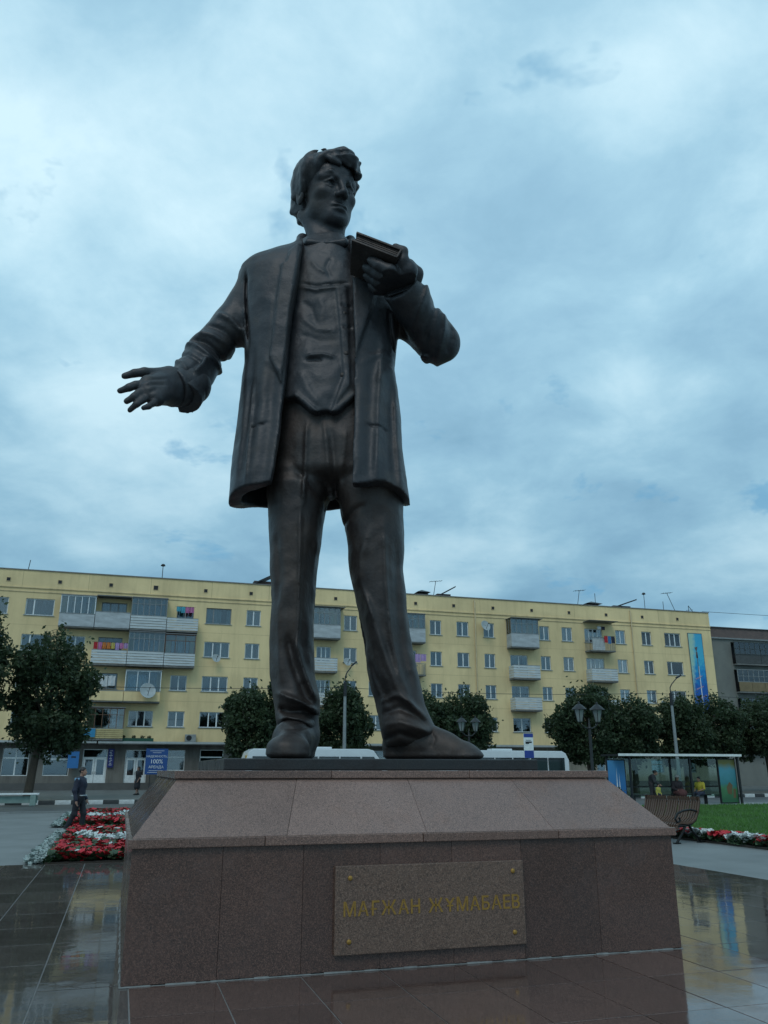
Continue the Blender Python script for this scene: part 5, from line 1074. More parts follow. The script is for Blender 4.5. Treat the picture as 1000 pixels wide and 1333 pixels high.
# ------------------------------------------------------------ park bench of bent wooden strips
M_wood = mat('worn bench wood', (.115, .058, .032), .5, vs=2.5, c2=(.055, .032, .02), stretch=(12, 12, 1.2)); M_iron = mat('black iron', (.018, .02, .02), .45, .6, vs=6)
def park_bench():
    root = empty('park_bench', (12.72, 18.55, -.03), R(-90) + .22, 'slatted wooden park bench with scrolled iron ends on the paving beside the lawn', 'bench')
    # profile of one strip in the local y-z plane: back top, curving down to the seat and its rolled front
    prof = [(.50, 1.03), (.52, .94), (.47, .80), (.41, .66), (.33, .54), (.20, .46), (.02, .435), (-.16, .45), (-.27, .445), (-.33, .40), (-.34, .33)]
    n = 24; Lh = .84; first = None
    for i in range(n):
        x = -Lh + i * 2 * Lh / (n - 1)
        if first is None:
            b = MB(); w_ = .022
            for (y0, z0), (y1, z1) in zip(prof[:-1], prof[1:]):
                dv = Vector((y1 - y0, z1 - z0)).normalized(); nx, nz = -dv.y * .016, dv.x * .016
                for s in (1, -1): b.face([(-w_, y0 + s * nx, z0 + s * nz), (w_, y0 + s * nx, z0 + s * nz), (w_, y1 + s * nx, z1 + s * nz), (-w_, y1 + s * nx, z1 + s * nz)])
                for s in (1, -1): b.face([(s * w_, y0 + nx, z0 + nz), (s * w_, y0 - nx, z0 - nz), (s * w_, y1 - nx, z1 - nz), (s * w_, y1 + nx, z1 + nz)])
            first = o = b.build('slat', M_wood, root)
        else: o = first.copy(); col.objects.link(o)
        o.location = (x, 0, 0); o.rotation_euler = (rg.uniform(-.008, .008), 0, 0)
    for s in (-1, 1):
        f = MB(); X = s * (Lh - .02)
        f.tube([(X, .50, 1.05), (X, .55, .92), (X, .46, .68), (X, .34, .50), (X, .16, .41), (X, -.10, .39), (X, -.30, .38)], .028, 8)
        f.tube([(X, .42, .70), (X, .20, .74), (X, -.05, .72), (X, -.25, .66), (X, -.34, .55), (X, -.28, .46), (X, -.18, .50), (X, -.20, .58)], .026, 8)
        f.build('armrest', M_iron, root, True)
        g_ = MB(); g_.tube([(X, .10, .40), (X, .20, .26), (X, .36, .12), (X, .44, .02)], [.035, .03, .03, .028], 8); g_.tube([(X, -.02, .40), (X, -.12, .26), (X, -.26, .12), (X, -.36, .02)], [.035, .03, .03, .028], 8)
        g_.tube([(X, .20, .26), (X, .04, .20), (X, -.12, .26)], .02, 6); g_.box(X - .05, X + .05, .36, .52, 0, .03); g_.box(X - .05, X + .05, -.44, -.28, 0, .03); g_.build('leg', M_iron, root, True)
    for y, z in ((.50, .90), (.0, .40)): MB().box(-Lh, Lh, y + .02, y + .05, z - .02, z + .02).build('cross_bar', M_iron, root)
park_bench()
# low pale green bench by the far kerb
o = empty('low_bench', (-7.0, 45.8, -.03), 0, 'low pale green street bench with a white top left of the walking man', 'bench')
mg = mat('pale green paint', (.20, .29, .26), .7, vs=3); MB().box(-3.3, 3.25, -.22, .22, .50, .58, bev=.015).build('seat', M_whi, o)
for x in (-3.0, -1.0, 1.0, 3.0): MB().box(x - .13, x + .13, -.2, .2, 0, .50, bev=.01).build('leg', mg, o)
MB().box(-3.2, 3.2, -.04, .04, .12, .44).build('panel', mg, o)

# ------------------------------------------------------------ street lamps, lanterns, wires
M_conc = mat('lamp post concrete', (.22, .25, .25), .7, vs=3); M_dm = mat('dark metal', (.03, .033, .035), .5, .5)
def street_lamp(x, y, h, label, dx):
    r = empty('street_lamp', (x, y, .15), 0, label, 'street lamp', 'street lamps by the far kerb')
    MB().tube([(0, 0, -.15), (0, 0, h - 1.1)], [.13, .085], 12).build('pole', M_conc, r, True)
    MB().tube([(0, 0, h - 1.25), (0, 0, h - .45)], [.11, .10], 12).build('sleeve', M_dm, r, True)
    MB().tube([(0, 0, h - .45), (0, 0, h - .1), (dx * .25, 0, h + .15), (dx, 0, h + .58)], .035, 8).build('arm', M_dm, r, True)
    b = MB(); a = math.atan2(.33, dx); b.box(-.05, .36, -.10, .10, -.05, .05, M=Matrix.Translation((dx, 0, h + .60)) @ Matrix.Rotation(-a, 4, 'Y'), bev=.03); hd = b.build('lamp_head', M_dm, r)
    MB().box(.02, .33, -.08, .08, -.062, -.048, M=Matrix.Translation((dx, 0, h + .60)) @ Matrix.Rotation(-a, 4, 'Y')).build('lens', M_whi, hd)
street_lamp(12.42, 48.6, 6.95, 'grey street lamp seen between the statue\'s legs', .42); street_lamp(34.75, 48.0, 6.85, 'grey street lamp rising over the bus shelter on the right', .62)
M_lgl = mat('lantern glass', (.22, .25, .245), .25, vs=3, spec=.8)
def lantern(x, y, top, span, label):
    r = empty('lantern_post', (x, y, -.03), 0, label, 'lantern', 'double lanterns on dark posts'); zb = top - .95
    MB().lathe([(.16, 0), (.16, .12), (.10, .18), (.09, .7), (.055, .8), (.05, zb), (.08, zb + .03), (.04, zb + .1), (.02, zb + .35), (0, zb + .4)], n=12).build('pole', M_dm, r, True)
    MB().tube([(-span / 2, 0, zb + .20), (-span / 4, 0, zb + .05), (0, 0, zb), (span / 4, 0, zb + .05), (span / 2, 0, zb + .20)], .025, 8).build('arm', M_dm, r, True)
    for s in (-1, 1):
        c = (s * span / 2, 0, 0); z = zb + .24; L_ = MB().lathe([(.07, z), (.10, z + .03), (.19, z + .42), (.19, z + .43)], c, 6).build('lantern', M_lgl, r)
        f = MB(); 
        for k in range(6): a = k * PI / 3; f.tube([(c[0] + .105 * math.cos(a), .105 * math.sin(a), z + .03), (c[0] + .195 * math.cos(a), .195 * math.sin(a), z + .43)], .012, 5)
        f.build('frame', M_dm, L_); MB().lathe([(.27, z + .43), (.24, z + .47), (.10, z + .60), (.04, z + .63), (.03, z + .70), (0, z + .72)], c, 12).build('lantern_roof', M_dm, L_, True)
        MB().lathe([(0, z - .06), (.05, z - .04), (.08, z + .02)], c, 8).build('base', M_dm, L_, True)
lantern(15.75, 26.6, 3.98, .72, 'large double lantern in front of the tree right of centre'); lantern(15.9, 38.0, 4.15, .72, 'small double lantern beside the statue\'s pointed shoe')
M_wire = mat('wire', (.02, .02, .02), .6)
def wire(pts, r, label):
    o = MB().tube(pts, r, 5).build('overhead_wire', M_wire, None, True); tag(o, label, 'wire')
P_ = [(-30 + 95 * t, 50, 6.3 + .62 * t * .9 - .0 + 1.2 * ((t * 3.2) % 1 - .5) ** 2 - .2) for t in np.linspace(0, 1, 90)]
P_ = [(x, 50, 6.15 + .0100 * x + .9 * (((x + 10) / 22.4) % 1 - .5) ** 2) for x in np.linspace(-30, 60, 120)]
wire(P_, .016, 'thin overhead wire crossing in front of the yellow facade'); wire([(x, 60, 14.9 + .004 * (x - 50) + .0025 * (x - 62) ** 2 * .05) for x in np.linspace(47.5, 75, 30)], .018, 'thin wire against the sky above the grey building')

# ------------------------------------------------------------ bus shelter, stop sign
M_sgl = bpy.data.materials.new('shelter glass'); M_sgl.use_nodes = True; nt = M_sgl.node_tree; nt.nodes.clear(); _o = nd(nt, 'ShaderNodeOutputMaterial'); _a = nd(nt, 'ShaderNodeBsdfTransparent'); _a.inputs[0].default_value = (.62, .74, .70, 1); _g = nd(nt, 'ShaderNodeBsdfGlossy'); _g.inputs['Roughness'].default_value = .05; _m = nd(nt, 'ShaderNodeMixShader'); _m.inputs[0].default_value = .07; ln(nt, _a.outputs[0], _m.inputs[1]); ln(nt, _g.outputs[0], _m.inputs[2]); ln(nt, _m.outputs[0], _o.inputs[0])
sheet('stop_platform', 18, 44, 35.45, 37.45, .02, mat('stop paving', (.22, .24, .235), .6, vs=2))
SX0, SX1, SY0, SY1 = 22.75, 29.35, 35.7, 37.0
sh = empty('bus_shelter', ((SX0 + SX1) / 2, 36.4, .02), 0, 'glass bus shelter with flat roof and advertising posters at both ends', 'bus shelter'); hx = (SX1 - SX0) / 2
roof = MB().box(-hx - .25, hx + .1, -.85, .75, 2.26, 2.34).build('roof', M_dm, sh); MB().box(-hx - .27, hx + .12, -.875, -.852, 2.25, 2.36).build('roof_edge', M_whi, sh)
for x, y in ((-hx + .45, -.65), (-hx, .6), (hx, .6), (.25, .6), (.5, -.65), (hx, -.65)): MB().box(x - .045, x + .045, y - .045, y + .045, -.02, 2.26).build('post', M_dm, sh)
for a, b_ in ((-hx + .06, .19), (.31, hx - .06)): MB().box(a, b_, .59, .61, .35, 2.15).build('glass_panel', M_sgl, sh)
for a, b_ in ((-hx + .5, .44), (.55, hx - .06)): MB().box(a, b_, -.03 + .35, .02 + .35, .80, .85).build('rail', M_dm, sh)
MB().box(-hx + .9, hx - 1.2, .05, .45, .42, .47).build('bench_seat', M_dm, sh)
for x in (-hx + 1.1, 0, hx - 1.4): MB().box(x - .03, x + .03, .15, .35, 0, .42).build('bench_leg', M_dm, sh)
def poster_mat(name, kind):
    m = bpy.data.materials.new(name); m.use_nodes = True; nt = m.node_tree; p = nt.nodes['Principled BSDF']; p.inputs['Roughness'].default_value = .35
    tc = nd(nt, 'ShaderNodeTexCoord'); s = nd(nt, 'ShaderNodeSeparateXYZ'); ln(nt, tc.outputs['Generated'], s.inputs[0]); n = nd(nt, 'ShaderNodeTexNoise'); ln(nt, tc.outputs['Object'], n.inputs['Vector']); n.inputs['Scale'].default_value = 3.; n.inputs['Detail'].default_value = 5
    a = nd(nt, 'ShaderNodeMath', operation='MULTIPLY_ADD'); ln(nt, n.outputs['Fac'], a.inputs[0]); a.inputs[1].default_value = .35; ln(nt, s.outputs[2], a.inputs[2])
    st = {'blue': [(.2, (.02, .10, .30)), (.6, (.03, .17, .42)), (1.1, (.06, .25, .50))], 'green': [(.25, (.03, .12, .05)), (.5, (.06, .20, .08)), (.62, (.04, .20, .22)), (.95, (.08, .30, .38)), (1.1, (.25, .22, .06))],
          'banner': [(.12, (.015, .20, .42)), (.26, (.20, .48, .60)), (.34, (.005, .06, .34)), (.62, (.0, .10, .42)), (.78, (.0, .26, .58)), (.92, (.05, .44, .62)), (1.2, (.04, .36, .60))]}[kind]
    n2 = nt.nodes.new('ShaderNodeValToRGB'); e = n2.color_ramp.elements
    while len(e) < len(st): e.new(.5)
    for i, (q, c) in enumerate(st): e[i].position = min(q / 1.35, 1); e[i].color = (*c, 1)
    dv = nd(nt, 'ShaderNodeMath', operation='DIVIDE'); ln(nt, a.outputs[0], dv.inputs[0]); dv.inputs[1].default_value = 1.35; ln(nt, dv.outputs[0], n2.inputs[0]); out = n2.outputs[0]
    if kind == 'banner':   # pale yellow glow printed in the upper left part of the picture
        mr = nd(nt, 'ShaderNodeMath', operation='MULTIPLY_ADD'); ln(nt, s.outputs[0], mr.inputs[0]); mr.inputs[1].default_value = -1.5; ln(nt, s.outputs[2], mr.inputs[2]); ad = nd(nt, 'ShaderNodeMath', operation='MULTIPLY_ADD'); ln(nt, n.outputs['Fac'], ad.inputs[0]); ad.inputs[1].default_value = .6; ln(nt, mr.outputs[0], ad.inputs[2])
        f = ramp(nt, ad.outputs[0], [(.45, 0.), (.85, .85)]); mx = nd(nt, 'ShaderNodeMix', data_type='RGBA'); ln(nt, f, mx.inputs[0]); ln(nt, out, mx.inputs[6]); mx.inputs[7].default_value = (.42, .60, .42, 1); out = mx.outputs[2]
    ln(nt, out, p.inputs['Base Color']); return m
def poster(name, x, y, w_, z0, z1, kind, rz, extra):
    f = MB().box(-w_ / 2 - .05, w_ / 2 + .05, -.05, .05, z0 - .06, z1 + .05).build('poster_frame', M_dm, sh); f.location = (x, y, 0); f.rotation_euler = (0, 0, rz)
    MB().box(-w_ / 2, w_ / 2, -.058, -.052, z0, z1).build('poster', poster_mat(name, kind), f); q = MB(); extra(q); q.build('poster_print', M_whi if kind == 'blue' else mat('brown print', (.14, .09, .04), .6), f)
poster('blue poster', -hx + .0, -.1, .92, .18, 2.05, 'blue', 0, lambda q: (q.face([(-.05, -.061, .4), (.03, -.061, .4), (.0, -.061, 1.75)]), q.face([(.10, -.061, .45), (.17, -.061, .45), (.13, -.061, 1.5)])))
poster('green poster', hx - .55, -.45, .95, .10, 2.1, 'green', 0, lambda q: (q.face([(-.1, -.061, .5), (.12, -.061, .45), (.22, -.061, .9), (.05, -.061, 1.05), (-.15, -.061, .8)]), q.face([(.2, -.061, .3), (.35, -.061, .3), (.38, -.061, .7), (.25, -.061, .75)])))
M_sb = mat('sign blue', (.02, .05, .28), .4, vs=3)
sg = empty('bus_stop_sign', (18.2, 36.3, 0), -.05, 'tall blue and white bus stop sign on a thin pole', 'sign')
MB().tube([(0, .04, 0), (0, .04, 3.2)], .03, 10).build('pole', M_gry, sg, True); bo = MB().box(-.24, .24, -.02, .02, 2.16, 3.27, bev=.008).build('board', M_whi, sg)
MB().box(-.235, .235, -.027, -.021, 2.165, 2.50).build('band', M_sb, bo); MB().box(-.235, .235, -.027, -.021, 3.10, 3.265).build('band', M_sb, bo)
q = MB(); q.box(-.16, .16, -.027, -.022, 2.84, 2.91); q.box(-.16, .02, -.027, -.022, 2.80, 2.84); q.lathe([(.0, 0), (.025, 0)], (-.1, -.028, 2.80), 8); q.box(-.13, .13, -.027, -.022, 2.955, 2.975); q.build('bus_symbol', M_dm, bo)

# ------------------------------------------------------------ minibuses on the road
M_bw = mat('white bus paint', (.62, .66, .67), .3, vs=2, var=.05, coat=.3); M_bg = mat('bus window', (.012, .016, .018), .08, vs=2, spec=.8); M_rub = mat('rubber', (.015, .015, .015), .85)
def minibus(x0, x1, y, label, front, hatch=None):
    Lb = x1 - x0; r = empty('minibus', ((x0 + x1) / 2, y, -.05), 0 if front > 0 else PI, label, 'minibus'); hl = Lb / 2
    # side profile extruded across, nose towards +x
    prof = [(-hl, .35), (-hl, 2.2), (-hl + .12, 2.55), (-hl + .35, 2.68), (hl - 1.25, 2.70), (hl - .95, 2.62), (hl - .30, 1.75), (hl - .04, 1.25), (hl, .95), (hl, .38)]
    bm = bmesh.new(); W_ = 1.05; vs_ = [[bm.verts.new((px, s * (W_ - (.10 if pz > 2.5 else 0)), pz)) for px, pz in prof] for s in (-1, 1)]
    bm.faces.new(vs_[0][::-1]); bm.faces.new(vs_[1])
    for i in range(len(prof)): j = (i + 1) % len(prof); bm.faces.new((vs_[0][i], vs_[0][j], vs_[1][j], vs_[1][i]))
    bmesh.ops.bevel(bm, geom=[e for e in bm.edges if abs(e.verts[0].co.x - e.verts[1].co.x) > .05 or abs(e.verts[0].co.z - e.verts[1].co.z) > .05], offset=.04, segments=2, affect='EDGES')
    b = MB(); b.add_bm(bm); b.build('body', M_bw, r, True)
    for s in (-1, 1):
        n = 5
        for i in range(n):
            a = -hl + .25 + i * (Lb - 1.9) / n; MB().box(a + .04, a + (Lb - 1.9) / n - .04, s * W_ - .012, s * W_ + .012, 1.25, 2.32).build('window', M_bg, r)
        b = MB(); b.face([(hl - 1.6, s * (W_ + .013), 1.25), (hl - .35, s * (W_ + .013), 1.25), (hl - .75, s * (W_ + .013), 2.0), (hl - .98, s * (W_ + .013), 2.32), (hl - 1.6, s * (W_ + .013), 2.32)]); b.build('window', M_bg, r)
        for wx in (-hl + 1.35, hl - 1.15):
            w_ = MB(); w_.tube([(wx, s * (W_ - .22), .36), (wx, s * (W_ + .02), .36)], .36, 20); t = w_.build('wheel', M_rub, r, True); MB().tube([(wx, s * (W_ + .01), .36), (wx, s * (W_ + .035), .36)], .2, 14).build('hub', M_gry, t, True)
        MB().box(hl - .02, hl + .02, s * .8 - .16, s * .8 + .16, .75, .98).build('headlight', M_lgl, r)
        MB().box(-hl - .02, -hl + .01, s * .85 - .08, s * .85 + .08, 1.0, 1.35).build('tail_light', mat('red lens', (.25, .01, .01), .3), r)
    b = MB(); b.face([(hl - .93, -.92, 2.58), (hl - .93, .92, 2.58), (hl - .31, .95, 1.78), (hl - .31, -.95, 1.78)]); b.v = [(v[0] + .02, v[1], v[2] + .015) for v in b.v]; b.build('windscreen', M_bg, r)
    MB().box(-hl - .012, -hl + .005, -.8, .8, 1.3, 2.2).build('rear_window', M_bg, r); MB().box(-hl - .05, -hl + .02, -.95, .95, .35, .55, bev=.02).build('bumper', M_dm, r)
    if hatch is not None: MB().box(hatch - .4, hatch + .4, -.3, .3, 2.72, 2.76, M=Matrix.Translation((hatch, 0, 2.72)) @ Matrix.Rotation(R(-12), 4, 'Y') @ Matrix.Translation((-hatch, 0, -2.72))).build('roof_hatch', M_bw, r)
    MB().box(-.5, .7, -.35, .35, 2.70, 2.80, bev=.03).build('roof_box', M_bw, r)
    MB().box(-hl - .03, -hl + .06, -W_ * .9, -W_ * .9 + .2, 2.2, 2.36).build('marker_light', mat('amber lens', (.5, .3, .04), .3), r)
    return r
minibus(5.75, 13.15, 42.6, 'white minibus showing its roof behind the statue\'s feet on the left', 1)
minibus(16.4, 23.55, 43.2, 'white minibus behind the bus stop sign, its dark windows above the pedestal', -1, 1.6)

# ------------------------------------------------------------ things on the facade and roof
def dish(x, z, r, label, y=None, fw=(.25, -1, .35), mesh_=False):
    y = FY - .55 if y is None else y; o = empty('satellite_dish', (x, y, z), 0, label, 'satellite dish', 'satellite dishes on the yellow facade'); d = Vector(fw).normalized(); q = d.to_track_quat('Z', 'Y').to_matrix().to_4x4()
    b = MB(); b.lathe([(0, -.10 * r), (r * .5, -.04 * r), (r, .12 * r), (r * 1.02, .10 * r), (r * .5, -.08 * r), (0, -.14 * r)], n=20); b.v = [tuple(q @ Vector(v)) for v in b.v]
    if mesh_:
        b = MB()
        for k in range(12): a = k * PI / 6; b.tube([(0, 0, 0), (r * .55 * math.cos(a), r * .55 * math.sin(a), .05 * r), (r * math.cos(a), r * math.sin(a), .22 * r)], .018, 4)
        for rr_ in (.5, .75, 1.): b.tube([(r * rr_ * math.cos(t), r * rr_ * math.sin(t), .22 * r * rr_ ** 2) for t in np.linspace(0, 2 * PI, 21)], .018, 4, cap=False)
        b.v = [tuple(q @ Vector(v)) for v in b.v]
    b.build('reflector', M_dm if mesh_ else mat('dish grey', (.36, .40, .40), .5, vs=3), o, True)
    f = MB(); e = d * r * .9; f.tube([(0, 0, -r * .8), tuple(e)], .018, 5); f.tube([(0, .02, 0), (0, FY - y - .01, -.1)], .025, 6); f.build('bracket', M_dm, o); MB().tube([tuple(e), tuple(e + d * .12)], .04, 8).build('receiver', M_dm, o)
dish(fx(1.25), fz(6.75), .58, 'large satellite dish beside the light blue glazed balcony', FY - 1.35); dish(fx(5.75), fz(9.2), .33, 'small satellite dish under a wide window right of the long balconies'); dish(fx(15.35), fz(9.3), .34, 'small satellite dish under a window seen between the statue\'s legs')
dish(fx(26.6), fz(12.55), .47, 'large grey satellite dish beside a top floor window'); dish(fx(-4.95), fz(10.1), .62, 'round open mesh dish above the big left tree', FY - .9, mesh_=True); dish(fx(42.3), fz(6.85), .3, 'small satellite dish beside a window right of the two round trees')
ac = empty('air_conditioner', (fx(4.36), FY - .25, ZG + .05), 0, 'grey air conditioner unit on the canopy over the shops', 'air conditioner'); MB().box(-.40, .40, -.2, .15, .02, .56, bev=.02).build('casing', mat('grey casing', (.26, .28, .27), .5), ac)
MB().tube([(-.12, -.205, .29), (-.12, -.215, .29)], .2, 20).build('fan_grille', M_dm, ac, True)
pb = empty('planter_box', (fx(.8), FY - .55, ZG + .03), 0, 'long dark green planter box on the canopy above the doors', 'planter'); MB().box(-1.22, 1.22, -.15, .15, 0, .26, bev=.01).build('box', mat('green box', (.01, .07, .045), .6), pb)
V, F = leaf_cloud([(x, 0, .34, .14, .1, .10) for x in (-.9, -.2, .4, .9)], 300, .05, 3); link_mesh('plants', np_mesh('plants', V, F, False), pb, M_bush)['kind'] = 'stuff'
# blue banner with a tower at the right end of the facade
bn = empty('banner', (fx(46.42), FY - .06, 0), 0, 'tall blue printed banner with a slender tower at the right end of the yellow facade', 'banner'); bw = fx(1.36) / 2; bz0, bz1 = fz(4.6), fz(12.9)
MB().box(-bw, bw, -.02, .0, bz0, bz1).build('cloth', poster_mat('banner print', 'banner'), bn)
q = MB(); q.box(-bw - .04, -bw, -.03, .02, bz0 - .04, bz1 + .04); q.box(bw, bw + .04, -.03, .02, bz0 - .04, bz1 + .04); q.box(-bw - .04, bw + .04, -.03, .02, bz1, bz1 + .05); q.build('frame', mat('banner frame', (.05, .12, .18), .6), bn)
tw = MB(); tz = lambda t: fz(6.6 + t * 4.9)
tw.face([(.02, -.026, tz(0)), (.14, -.026, tz(0)), (.10, -.026, tz(.72)), (.05, -.026, tz(.72))]); tw.build('printed_tower', M_whi, bn)
tw = MB(); tw.face([(-.03, -.028, tz(.50)), (.03, -.028, tz(.50)), (.05, -.028, tz(.93)), (-.02, -.028, tz(.93))]); tw.face([(-.12, -.028, tz(.86)), (.10, -.028, tz(.86)), (.08, -.028, tz(.97)), (-.08, -.028, tz(.97))]); tw.face([(-.20, -.028, tz(1.04)), (.16, -.028, tz(1.06)), (.04, -.028, tz(.99)), (-.02, -.028, tz(.97))]); tw.build('printed_spire', mat('print brown', (.12, .09, .09), .6), bn)
tw = MB(); mpk = mat('print pink', (.62, .38, .42), .6)
for k, (z, x0, x1, dz) in enumerate(((9.02, -.42, .32, .30), (8.15, -.48, .34, .32), (7.25, -.58, .60, .52))):
    n = 26; P = [(x0 + (x1 - x0) * t, -.03, fz(z) + dz * t + .09 * math.sin(t * 34 + k * 2) * (1 - .3 * t)) for t in np.linspace(0, 1, n)]; tw.tube(P, .018, 4)
o = tw.build('script', mpk, bn); o['kind'] = 'stuff'
# signs at street level
def sign(name, x, z0, z1, w_, c, label, lines, y=FY - .12, legs=False, cat='sign'):
    r = empty(name, (x, y, 0), 0, label, cat); MB().box(-w_ / 2, w_ / 2, -.03, .03, z0, z1, bev=.006).build('board', mat(label[:18], c, .5, vs=1), r)
    if legs:
        for s in (-1, 1): MB().box(s * w_ * .25 - .03, s * w_ * .25 + .03, -.02, .02, .15, z0).build('leg', M_dm, r)
    for s_, size, z in lines: text_mesh(s_, size, M_whi, r, (0, -.032, z), ext=.002)
    return r
s1 = sign('notice_board', fx(2.2), fz(1.36), fz(3.0), 1.56, (.015, .07, .24), 'blue notice board with white lettering reading 100% right of the shop door', [('НАДЕЖНОСТЬ', .20, fz(2.50)), ('100%', .42, fz(2.17)), ('АРЕНДА', .26, fz(1.82))], FY - 1.2, True)
q = MB(); 
for z, a in ((2.86, .5), (2.74, .3), (1.6, .5), (1.49, .6)): q.box(-a, a, -.034, -.031, fz(z) - .012, fz(z) + .012)
q.build('small_print', M_whi, s1)
s2 = sign('shop_plaque', fx(-3.05), fz(1.75), fz(2.8), .75, (.03, .16, .40), 'light blue plaque behind the head of the walking man', [], FY - .5); s3 = sign('shop_plaque', fx(-.72), fz(1.8), fz(3.0), .42, (.012, .02, .14), 'narrow dark blue plaque between the two shop doors', [], FY - .08)
q = MB(); [q.box(-.12 + .05 * (i % 2), .10 - .04 * (i % 3), -.034, -.031, fz(1.95) + i * .11, fz(1.95) + i * .11 + .03) for i in range(10)]; q.build('small_print', M_whi, s3)
q = MB(); q.box(-.16, .16, -.034, -.031, fz(2.4), fz(2.5)); q.build('small_print', M_dm, s2)
s4 = sign('hanging_cloth', fx(-2.3), fz(3.7), fz(4.25), 1.0, (.03, .22, .40), 'light blue cloth hanging on the lowest balcony', [], FY - 1.05, cat='cloth')
# antennas
def antenna(x, h, label, kind='pole', y=1.5, tilt=0.):
    r = empty('antenna', (fx(x), FY + y, ZT), 0, label, 'antenna', 'antennas on the flat roof'); MB().tube([(0, 0, 0), (tilt, 0, h)], .028, 6).build('mast', M_dm, r)
    if kind == 'yagi':
        b = MB(); b.tube([(tilt - .6, 0, h - .1), (tilt + .6, 0, h + .05)], .018, 5)
        for k in range(5): b.tube([(tilt - .5 + k * .25, -.3, h - .09 + k * .03), (tilt - .5 + k * .25, .3, h - .09 + k * .03)], .012, 4)
        b.build('crossbar', M_dm, r)
    if kind == 'cap': MB().lathe([(0, h + .22), (.12, h + .18), (.2, h + .05), (.08, h)], n=10).build('cap', M_dm, r, True)
    if kind == 'a': MB().tube([(0, 0, h), (.75, 0, .02)], .03, 6).build('brace', M_dm, r); MB().tube([(-.3, 0, h * .5), (.5, 0, h * .6)], .02, 5).build('crossbar', M_dm, r)
antenna(-7.55, 1.15, 'thin roof antenna at the far left', tilt=.12); antenna(1.65, 1.35, 'roof antenna above the long balconies', 'cap'); antenna(22.9, 1.7, 'bent wire antenna above the roof hatch right of the statue', 'yagi', tilt=.3); antenna(36.0, 1.75, 'leaning roof antenna left of the small chimney', 'yagi', tilt=.35); antenna(37.8, 1.55, 'straight roof antenna beside the small chimney')
antenna(42.7, 1.75, 'roof pole with a round cap right of the slanted hatch', 'cap'); antenna(45.9, 2.1, 'tall leaning antenna near the right end of the roof', 'yagi', tilt=-.9); antenna(47.2, .95, 'low A-shaped roof stand near the right corner', 'a'); antenna(44.6, 1.2, 'very thin antenna between the capped pole and the leaning one')
# laundry on the balconies
def laundry(x, z, y, cols, label, w_=.34, h_=.5):
    r = empty('laundry', (x, y, z), 0, label, 'laundry'); MB().tube([(-.1, 0, 0), (len(cols) * w_ + .1, 0, -.02)], .008, 4).build('line', M_wire, r); rg2 = random.Random(int(x * 7))
    for i, c in enumerate(cols):
        if c is None: continue
        b = MB(); n = 6; hh = h_ * rg2.uniform(.7, 1.1)
        for k in range(n):
            a, e = i * w_ + .02 + (w_ - .04) * k / n, i * w_ + .02 + (w_ - .04) * (k + 1) / n; ya, ye = .03 * math.sin(k * 1.7), .03 * math.sin((k + 1) * 1.7); b.face([(a, ya, -.01), (e, ye, -.01), (e, ye * 1.6, -hh), (a, ya * 1.6, -hh)])
        b.build('cloth', mat('cloth %s' % c, {'r': (.45, .03, .04), 'o': (.55, .2, .05), 'p': (.5, .18, .35), 'w': (.55, .57, .57), 'y': (.5, .42, .12), 'b': (.05, .18, .38), 't': (.08, .35, .45), 'k': (.03, .03, .05), 'l': (.40, .28, .50)}[c], .9), r)
laundry(fx(2.75), fz(12.72), FY - .75, 'ttpp', 'turquoise and pink towels on the open top balcony'); laundry(fx(-2.55), fz(9.98), FY - .8, 'rpooylpl', 'row of bright coloured laundry on the middle open balcony', .31, .55)
laundry(fx(-2.4), fz(7.75), FY - .8, 'www', 'white sheets drying on the lower open balcony', .55, .9); laundry(fx(36.9), fz(12.15), FY - 1.08, 'rbk', 'red and blue clothes over the railing of the top right balcony', .36, .85); laundry(fx(36.6), fz(13.0), FY - .6, 'wk', 'white and black clothes under the awning of the top right balcony', .4, .4)
laundry(fx(20.5), fz(10.05), FY - 1.05, 'll', 'pale pink cloth on the railing right of the statue\'s leg', .5, .75)

